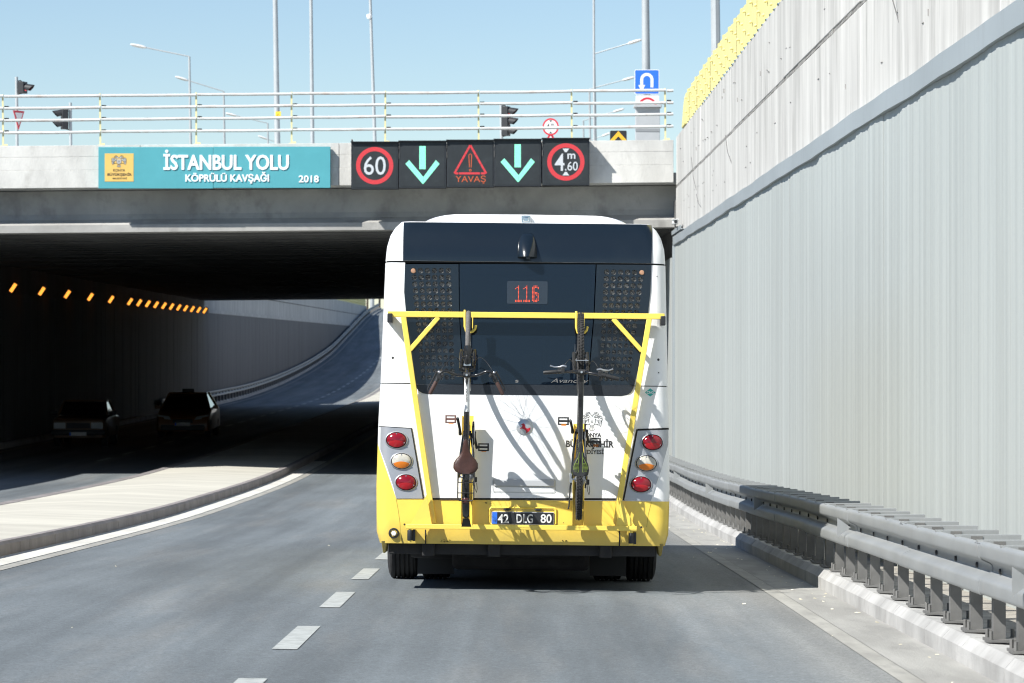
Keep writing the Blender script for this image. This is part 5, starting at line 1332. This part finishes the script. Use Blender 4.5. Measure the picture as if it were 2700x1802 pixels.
def arc(cy, cz, r, a0, a1, n=16, x=0.0): return [(x, cy + r * math.cos(math.radians(a0 + (a1 - a0) * i / n)), cz + r * math.sin(math.radians(a0 + (a1 - a0) * i / n))) for i in range(n + 1)]
def wheel(par, y, R, tw, knobby, rear):
    rr = R - tw * .9
    w_ = MB(); N = 48
    w_.lathe([(rr - .012, -.011), (rr + .002, -.013), (rr + .004, .013), (rr - .012, .011), (rr - .016, 0), (rr - .012, -.011)], (0, y, R), (1, 0, 0), N)
    wo_ = w_.build('rear_wheel' if rear else 'front_wheel', M_bkm, par, smooth=40)
    t_ = MB(); q = tw / 2
    t_.tube(arc(y, R, R - q, 0, 360 - 7.5, 47), q, 10, closed=True)
    if knobby:
        for k in range(78):
            a = 2 * math.pi * k / 78
            for j in (-1, 0, 1):
                aa = a + (math.pi / 78 if j else 0); x = j * q * .62; rad = R - (.001 if j == 0 else .007)
                M_ = Matrix.Translation((x, y + rad * math.cos(aa), R + rad * math.sin(aa))) @ Matrix.Rotation(aa - math.pi / 2, 4, 'X')
                t_.box(-.0075, .0075, -.0075, .0075, -.006, .006, M_ @ Matrix.Rotation(-.5 * j, 4, 'Y'))
    t_.build('tyre', M_knob if knobby else (M_tgrey if not rear else M_knob), wo_, smooth=40)
    s = MB(); hw_ = .045 if rear else .035
    for k in range(28):
        a = 2 * math.pi * k / 28; sd = 1 if k % 2 else -1; b = a + (.9 if (k // 2) % 2 else -.9)
        s.tube([(sd * hw_ * .6, y + .022 * math.cos(b), R + .022 * math.sin(b)), (0, y + rr * math.cos(a), R + rr * math.sin(a))], .0013, 4, cap=False)
    tag(s.build('spokes', M_spk, wo_), kind='stuff')
    h = MB(); h.lathe([(0, -.055), (.008, -.055), (.01, -.04), (.026, -.036), (.026, -.03), (.016, -.025), (.016, .025), (.026, .03), (.026, .036), (.01, .04), (.008, .055), (0, .055)], (0, y, R), (1, 0, 0), 16); h.build('hub', M_alu if rear else M_bkm, wo_)
    return wo_

def bicycle(kind, label, cx):
    city = kind == 'city'; R = .345; WB_ = 1.08; tw = .042 if city else .054
    b = thing('bicycle', label, 'bicycle'); b['group'] = 'bicycles on the bus rack'
    Mb = Matrix.LocRotScale(bus.location, bus.rotation_euler, None)
    zr = .985 if city else .975
    b.matrix_world = Mb @ Matrix.Translation((cx, RG + .027 + yr(zr), zr)) @ Matrix.Rotation(math.radians(90) , 4, 'X')
    wheel(b, 0, R, tw, not city, True); wheel(b, WB_, R, tw, not city, False)
    BB = Vector((0, .375 if city else .41, .29)); ST = Vector((0, .245, .80)); HB = Vector((0, .908, .735)); HT = Vector((0, .862, .865))
    # frame
    f = MB()
    f.tube([BB, ST], .016, 12); f.tube([BB + Vector((0, .01, .02)), HB + (HT - HB) * .15], .021 if city else .024, 12); f.tube([HB, HT], .022, 14)
    f.lathe([(0, -.036), (.022, -.036), (.022, .036), (0, .036)], BB, (1, 0, 0), 14)
    fr = f.build('frame', M_bk, b, smooth=50)
    tt = MB(); A = HB + (HT - HB) * .78; Bq = ST + Vector((0, 0, -.03))
    if city:
        mid = A.lerp(Bq, .50)
        tt.tube([A, mid], .0225, 14); top = tt.build('top_tube', M_bwhite, fr, smooth=50)
        t2 = MB(); t2.tube([mid, Bq], .0222, 14); t2.build('top_tube', M_bk, fr, smooth=50)
        # pointed end of the white paint and the lettering on it
        u = (Bq - A).normalized(); nrm = Vector((0, -u.z, u.y)); nrm = nrm if nrm.z > 0 else -nrm
        for k in range(5):
            pass
        me = text_mesh('VENTURA', 0, .115, -.0075, .0075, 0, .0008, .01, .25)
        for v in me.vertices:
            s_, h_ = v.co.x, v.co.z; base = A + u * (.235 - s_) + nrm * (.0232 + (-v.co.y)) ; v.co = base + Vector((-h_, 0, 0)) - nrm * (.0225 - math.sqrt(max(0, .0225 ** 2 - h_ ** 2)))
        place('frame_lettering', me, M_ink, top)
        q = MB(); q.tube([A + u * .012 + nrm * .017, A + u * .055 + nrm * .018, A + u * .105 + nrm * .0215], [.014, .012, .002], 8); q.build('frame_decal', M_bk, top)
    else:
        tt.tube([A, A.lerp(Bq, .5), Bq], [.024, .021, .018], 14); tt.build('top_tube', M_bk, fr, smooth=50)
    for s in (-1, 1):
        q = MB(); q.tube([(s * .012, ST.y, ST.z - .04), (s * .045, .13, .60), (s * .062, 0, R)], .008, 8); q.build('seat_stay', M_bk if city else M_bk, fr, smooth=50)
        if not city:
            q = MB(); q.tube([(s * .0475, .115, .575), (s * .058, .05, .455)], .0092, 8, cap=False); q.build('stay_decal', M_green, fr, smooth=50)
        q = MB(); q.tube([(s * .03, BB.y, BB.z), (s * .055, .2, .31), (s * .064, 0, R)], .010, 8); q.build('chain_stay', M_bk, fr, smooth=50)
    # fork
    fk = MB(); CRN = HB + Vector((0, .005, -.015))
    fk.tube([CRN + Vector((-.055, 0, 0)), CRN + Vector((.055, 0, 0))], .018, 10); fk = fk.build('fork', M_bkm, b, smooth=50)
    for s in (-1, 1):
        q = MB(); e = Vector((s * .058, WB_, R))
        q.tube([CRN + Vector((s * .055, 0, .02)), (CRN + Vector((s * .056, 0, 0))).lerp(e, .45), (CRN + Vector((s * .056, 0, 0))).lerp(e, .5), e], [.016, .0165, .019, .014] if not city else [.0165, .0165, .021, .017], 10)
        q.build('fork_leg', M_bkm if not city else M_bk, fk, smooth=50)
    # stem and handlebar
    STM = HT + Vector((0, -.022, .06)); HC = HT + Vector((0, .0, .135)) if city else HT + Vector((0, .045, .11))
    q = MB(); q.tube([HT, STM + Vector((0, 0, .01))], .016, 10); q.tube([STM, HC], .017, 10); q.lathe([(0, -.03), (.024, -.03), (.024, .03), (0, .03)], HC, (1, 0, 0), 14); stm = q.build('stem', M_bkm, b, smooth=50)
    q = MB(); q.tube([HC + Vector((0, 0, .026)), HC + Vector((0, 0, .034))], .010, 8); q.build('stem_bolt', M_alu, stm)
    if city:
        half = [(0, 0, 0), (.07, -.003, .002), (.12, .012, .02), (.165, .030, .035), (.21, .022, .04), (.245, -.03, .04), (.262, -.075, .04), (.305, -.16, .035)]
    else:
        half = [(0, 0, 0), (.05, .001, .002), (.10, -.004, .02), (.16, -.012, .032), (.24, -.020, .035), (.315, -.032, .035)]
    pts = [HC + Vector((-x, y_, z_)) for x, y_, z_ in reversed(half[1:])] + [HC + Vector(p) for p in half]
    if not city:
        pts = [HC + Matrix.Rotation(-.075, 3, 'Z') @ (p - HC) for p in pts]
    # round the bends with a spline
    def spl(P, k=4):
        o = []
        for i in range(len(P) - 1):
            p0, p1, p2, p3 = P[max(i - 1, 0)], P[i], P[i + 1], P[min(i + 2, len(P) - 1)]
            for j in range(k):
                t = j / k; o.append(.5 * ((2 * p1) + (p2 - p0) * t + (2 * p0 - 5 * p1 + 4 * p2 - p3) * t * t + (3 * p1 - p0 - 3 * p2 + p3) * t ** 3))
        return o + [P[-1]]
    sp = spl(pts)
    hb = MB(); hb.tube(sp, .0118, 10); hb = hb.build('handlebar', M_bk, b, smooth=60)
    for s in (-1, 1):
        e1 = pts[-1] if s > 0 else pts[0]; e0 = pts[-2] if s > 0 else pts[1]; u = (e1 - e0).normalized()
        a0 = e1 - u * (.115 if city else .11)
        q = MB(); q.tube([a0, a0 + u * .01, e1 - u * .01, e1 + u * .004], [.0165, .0175, .0165, .012], 12); q.build('grip', M_grip if city else M_bkm, hb, smooth=50)
        q = MB(); q.tube([a0 - u * .045, a0 - u * .004], .019, 10); q.build('shifter', M_bkm, hb, smooth=50)
        lev = a0 - u * .05
        q = MB()
        if city:
            q.box(-.016, .016, -.02, .02, -.012, .02, Matrix.Translation(lev)); q.tube([lev + Vector((0, .02, .0)), lev + Vector((s * .015, .045, -.015)), e1 + Vector((s * .012, .055, -.03)), e1 + Vector((s * .02, .03, -.03))], [.009, .008, .006, .005], 8)
            q.build('brake_lever', M_bkm, hb, smooth=50)
            q = MB(); q.lathe([(0, .018), (.012, .015), (.016, 0), (.012, -.01), (0, -.012)], lev + Vector((-s * .03, .01, .03)), (0, 0, 1), 12); q.build('shift_pod', M_bkm, hb)
            q = MB(); q.lathe([(0, .01), (.009, .008), (.010, 0)], lev + Vector((0, .035, .03)), (0, .4, 1), 10); q.build('cable_adjuster', M_alu, hb)
        else:
            q.box(-.016, .016, -.018, .03, -.012, .018, Matrix.Translation(lev)); q.build('lever_clamp', M_bkm, hb, bevel=.004)
            q = MB(); q.tube([lev + Vector((-s * .03, .040, .002)), lev + Vector((0, .045, -.002)), lev + Vector((s * .025, .035, -.006)), lev + Vector((s * .07, .035, -.01)), lev + Vector((s * .108, .047, -.012))], [.007, .011, .010, .006, .0065], 8); q.build('brake_lever', M_alu, hb, smooth=60)
        # cables loop from lever to brake
        q = MB(); tgt = (CRN + Vector((s * .05, .03, .03))) if not city else (CRN + Vector((s * .06, .06, .0)))
        st_ = lev + Vector((-s * .01, .045, .0)); c1 = st_ + Vector((-s * .05, .07, .04)); c2 = tgt + Vector((s * .05, .10, .06))
        q.tube([st_.lerp(c1, t).lerp(c1.lerp(c2, t), t).lerp(c1.lerp(c2, t).lerp(c2.lerp(tgt, t), t), t) for t in [i / 12 for i in range(13)]], .0026, 6); q.build('brake_cable', M_cab_, b, smooth=60)
    # brakes (two arms over the tyre)
    for yb_, zb2, sg in ((WB_ - .055, R + .30, 1), (.12, R + .28, -1)):
        for s in (-1, 1):
            q = MB(); q.tube([(s * .034, yb_, zb2), (s * .042, yb_ - .01, zb2 + .06), (s * .040, yb_ - .015, zb2 + .10)], .008, 8); q.build('brake_arm', M_alu if (not city) else M_bkm, fk if sg > 0 else fr, smooth=50)
            q = MB(); q.box(s * .024 - .006, s * .024 + .006, yb_ - .03, yb_ + .03, zb2 - .012, zb2 + .004); q.build('brake_pad', M_bkm, fk if sg > 0 else fr)
        if not city:
            q = MB(); q.tube([(-.044, yb_ - .015, zb2 + .10), (.062, yb_ - .015, zb2 + .104)], .004, 6); q.build('brake_noodle', M_alu, fk if sg > 0 else fr)
    # crankset
    ca = math.radians(44 if city else 58)
    cr = MB(); tf = 42; rc_2 = .088 if city else .082
    cr.lathe([(rc_2, -.002), (rc_2, .002), (.062, .002), (.062, -.002), (rc_2, -.002)], (.047, BB.y, BB.z), (1, 0, 0), 42)
    for k in range(5): a = 2 * math.pi * k / 5; cr.tube([(.047, BB.y, BB.z), (.047, BB.y + .066 * math.cos(a), BB.z + .066 * math.sin(a))], .008, 6)
    ck = cr.build('chainring', M_bkm, b)
    if city:
        g = MB(); g.lathe([(.098, -.010), (.104, -.006), (.104, .008), (.085, .012), (.060, .012)], (.052, BB.y, BB.z), (1, 0, 0), 40); g.build('chain_guard', M_bk, ck, smooth=40)
    for s in (-1, 1):
        d = Vector((0, math.cos(ca), math.sin(ca))) * (1 if s < 0 else -1)
        a = BB + Vector((s * .060, 0, 0)); e = a + d * .165 + Vector((s * .022, 0, 0))
        q = MB(); q.tube([a - d * .015, a + d * .05 + Vector((s * .004, 0, 0)), e + d * .012], [.015, .011, .012], 8); q.build('crank_arm', M_bkm, ck, smooth=50)
        q = MB(); X0 = e.x + s * .012; X1 = e.x + s * .105; xa, xb = min(X0, X1), max(X0, X1)
        yc, zc = e.y, e.z
        for dy in (-.034, .022): q.box(xa + .008, xb, yc + dy, yc + dy + .012, zc - .008, zc + .008)
        q.box(xa, xa + .012, yc - .034, yc + .034, zc - .009, zc + .009); q.box(xb - .014, xb, yc - .034, yc + .034, zc - .009, zc + .009)
        q.box(min(e.x, X1), max(e.x, X1), yc - .009, yc + .009, zc - .007, zc + .007)
        M_p = mat('pedal_brown', (.16, .085, .07), .5) if city and s < 0 else M_bkm
        pd = q.build('pedal', M_p, ck, bevel=.003)
        q = MB(); q.box(xa + .028, xb - .022, yc - .040, yc - .0345, zc - .006, zc + .012); q.build('pedal_reflector', M_org, pd)
        q = MB(); q.box(xa + .028, xb - .022, yc - .030, yc - .024, zc + .0085, zc + .0115)
        if not city: q.build('pedal_reflector', M_org, pd)
    # chain, cassette, derailleur
    q = MB(); cxn = .046
    for sgn_ in (1, -1):
        q.tube([(cxn, BB.y, BB.z + sgn_ * rc_2), (cxn, .0, R + sgn_ * .045)], .004, 6)
    q.build('chain', M_spk, b)
    q = MB()
    for k, r in enumerate((.030, .038, .046, .054)): q.lathe([(r - .02, -.002), (r, -.002), (r, .002), (r - .02, .002)], (.052 - k * .006, 0, R), (1, 0, 0), 24)
    q.build('cassette', M_spk, b)
    q = MB(); q.box(.062, .088, -.045, .0, R - .07, R - .01); q.box(.05, .062, -.07, -.04, R - .16, R - .05); q.lathe([(0, -.006), (.022, -.006), (.022, .006), (0, .006)], (.056, -.055, R - .15), (1, 0, 0), 14); q.build('derailleur', M_bkm, b, bevel=.003)
    q = MB(); q.tube([(.085, -.05, R - .03), (.092, -.10, R), (.085, -.13, R + .03), (.07, -.09, R + .06), (.066, -.0, R + .05)], .0026, 6); q.build('gear_cable', M_cab_, b, smooth=60)
    # seat post and saddle
    q = MB(); SP_ = ST + (ST - BB).normalized() * .13; q.tube([ST - (ST - BB).normalized() * .05, SP_], .0136, 10); q.build('seat_post', M_alu if city else M_bkm, b)
    q = MB(); q.lathe([(.016, -.016), (.021, -.014), (.021, .014), (.016, .016)], ST, (ST - BB), 14); q.build('seat_clamp', M_bkm, b)
    sc2 = []; Y0, Y1 = (.035, .325); H_ = .985 if city else .965
    prof_s = [(0, .52), (.06, .82), (.16, 1.0), (.30, .98), (.42, .78), (.52, .52), (.65, .32), (.80, .25), (.93, .20), (1.0, .06)]
    wmax = .104 if city else .072
    if not city: prof_s = [(0, .70), (.05, .92), (.18, 1.0), (.32, .92), (.45, .72), (.58, .48), (.70, .35), (.85, .28), (.95, .22), (1.0, .06)]
    for t_, w_ in prof_s:
        y = Y0 + (Y1 - Y0) * t_; wv = wmax * w_; rg_ = []; dip = .010 * math.sin(math.pi * t_)
        for k in range(16):
            a = 2 * math.pi * k / 16; ca_, sa_ = math.cos(a), math.sin(a)
            zz = (.020 * sa_ if sa_ > 0 else .040 * sa_ * (.6 if t_ > .5 else 1))
            groove = -.010 * math.exp(-(ca_ * wv / .016) ** 2) if sa_ > 0 and t_ < .55 else 0
            rg_.append(Vector((wv * math.copysign(abs(ca_) ** .8, ca_), y, H_ - dip + zz + groove)))
        sc2.append(rg_)
    sd_ = MB().loft(sc2).build('saddle', M_brown if city else M_bkm, b, smooth=70)
    q = MB()
    for s in (-1, 1): q.tube([(s * .02, Y0 + .06, H_ - .045), (s * .022, Y0 + .13, H_ - .055), (s * .012, Y1 - .05, H_ - .035)], .0035, 6)
    q.build('saddle_rails', M_spk, sd_)
    if not city:
        q = MB()
        for s in (-1, 1):
            rim = [(s * .012, .235), (s * .016, .17), (s * .020, .12), (s * .018, .07), (s * .034, .055), (s * .056, .075), (s * .060, .105), (s * .050, .135), (s * .034, .165), (s * .022, .19), (s * .012, .235)]
            q.tube([(x, y, H_ + .0135 - (abs(x) / .072) ** 2 * .012) for x, y in rim[:-1]], .0014, 5)
            ed = [(s * wmax * w_ * .93, Y0 + (Y1 - Y0) * t_, H_ + .002 - .010 * math.sin(math.pi * t_)) for t_, w_ in prof_s[2:9]]
            q.tube(ed, .0018, 5)
            for i in range(7):
                for j in range(4):
                    yy = .075 + i * .0105; xx = .030 + j * .0075 - (i / 7) * .007
                    q.box(s * xx - .0014, s * xx + .0014, yy, yy + .0045, H_ + .004, H_ + .0185 - (xx / .072) ** 2 * .012)
        tag(q.build('saddle_trim', M_green, sd_, smooth=40), 'lime green trim and dots on the black saddle', kind='stuff')
        q = MB(); q.tube([(-.062, .0, R + .01), (-.075, -.06, R + .01), (-.085, -.23, R + .02), (-.092, -.255, R + .02)], [.009, .007, .006, .005], 8); ks = q.build('kickstand', M_bkm, b, smooth=50)
        q = MB(); q.box(-.085, -.055, -.03, .05, R - .005, R + .03); q.build('kickstand_mount', M_alu, ks, bevel=.004)
        q = MB(); q.lathe([(.08, -.001), (.08, .001), (.055, .001), (.055, -.001), (.08, -.001)], (-.048, WB_, R), (1, 0, 0), 28); q.build('brake_disc', M_spk, b)
    else:
        # mudguards and carrier
        for (yc, a0, a1, nm) in ((WB_, 84, 168, 'front_mudguard'), (0, 20, 192, 'rear_mudguard')):
            g = MB(); n = 26; rad = R + .016; W_ = .030
            rings = []
            for i in range(n + 1):
                a = math.radians(a0 + (a1 - a0) * i / n); c_, s_ = math.cos(a), math.sin(a); rg_ = []
                for k in range(7): u = -1 + 2 * k / 6; r_2 = rad - .014 * u * u; rg_.append(Vector((W_ * u, yc + r_2 * c_, R + r_2 * s_)))
                for k in range(6, -1, -1): u = -1 + 2 * k / 6; r_2 = rad - .0015 - .014 * u * u; rg_.append(Vector((W_ * u, yc + r_2 * c_, R + r_2 * s_)))
                rings.append(rg_)
            g.loft(rings).build(nm, M_bk, b, smooth=50)
        q = MB(); a = math.radians(192); c0 = Vector((0, (R + .012) * math.cos(a), R + (R + .012) * math.sin(a)))
        q.prism([(-.026, 0), (.026, 0), (.042, -.09), (-.042, -.09)], -.002, .002); fl_ = q.build('mud_flap', M_bkm, b); fl_.location = c0; fl_.rotation_euler = (math.radians(-60), 0, 0)
        ca_ = MB(); zc = R + .40
        lp = [(-.065, .16, zc), (.065, .16, zc), (.068, .10, zc), (.068, -.17, zc), (.055, -.195, zc), (-.055, -.195, zc), (-.068, -.17, zc), (-.068, .10, zc)]
        ca_.tube(lp, .005, 8, closed=True); cr_ = ca_.build('carrier', M_bkm, b, smooth=60)
        for yy in (.09, .03, -.04, -.13):
            q = MB(); q.tube([(-.068, yy, zc), (.068, yy, zc)], .0042, 6); q.build('carrier_bar', M_bkm, cr_)
        for s in (-1, 1):
            q = MB(); q.tube([(s * .068, -.08, zc), (s * .070, 0, R)], .0042, 6); q.tube([(s * .068, .05, zc), (s * .070, 0, R)], .0042, 6); q.build('carrier_strut', M_bkm, cr_)
        q = MB(); q.lathe([(0, .02), (.03, .018), (.036, 0), (.034, -.02)], (0, -.20, zc - .03), (0, -1, .3), 16); q.build('rear_reflector', mat('reflector_dark', (.05, .012, .012), .25), cr_)
        # front lamp and basket-style bracket by the fork crown
        q = MB(); q.lathe([(0, .045), (.028, .04), (.034, .01), (.026, -.03), (0, -.04)], (0, WB_ - .09, R + .40), (0, 1, .25), 16); fl2 = q.build('front_lamp', M_bk, b, smooth=50)
        q = MB(); q.box(-.03, .03, WB_ - .135, WB_ - .118, R + .39, R + .41); q.build('lamp_bracket', M_alu, fl2)
    return b
bicycle('city', 'black and white city bicycle with brown saddle and rear carrier, left on the rack', BK[0][0])
bicycle('mtb', 'black mountain bicycle with green-trimmed saddle and knobbly tyres, right on the rack', BK[1][0])
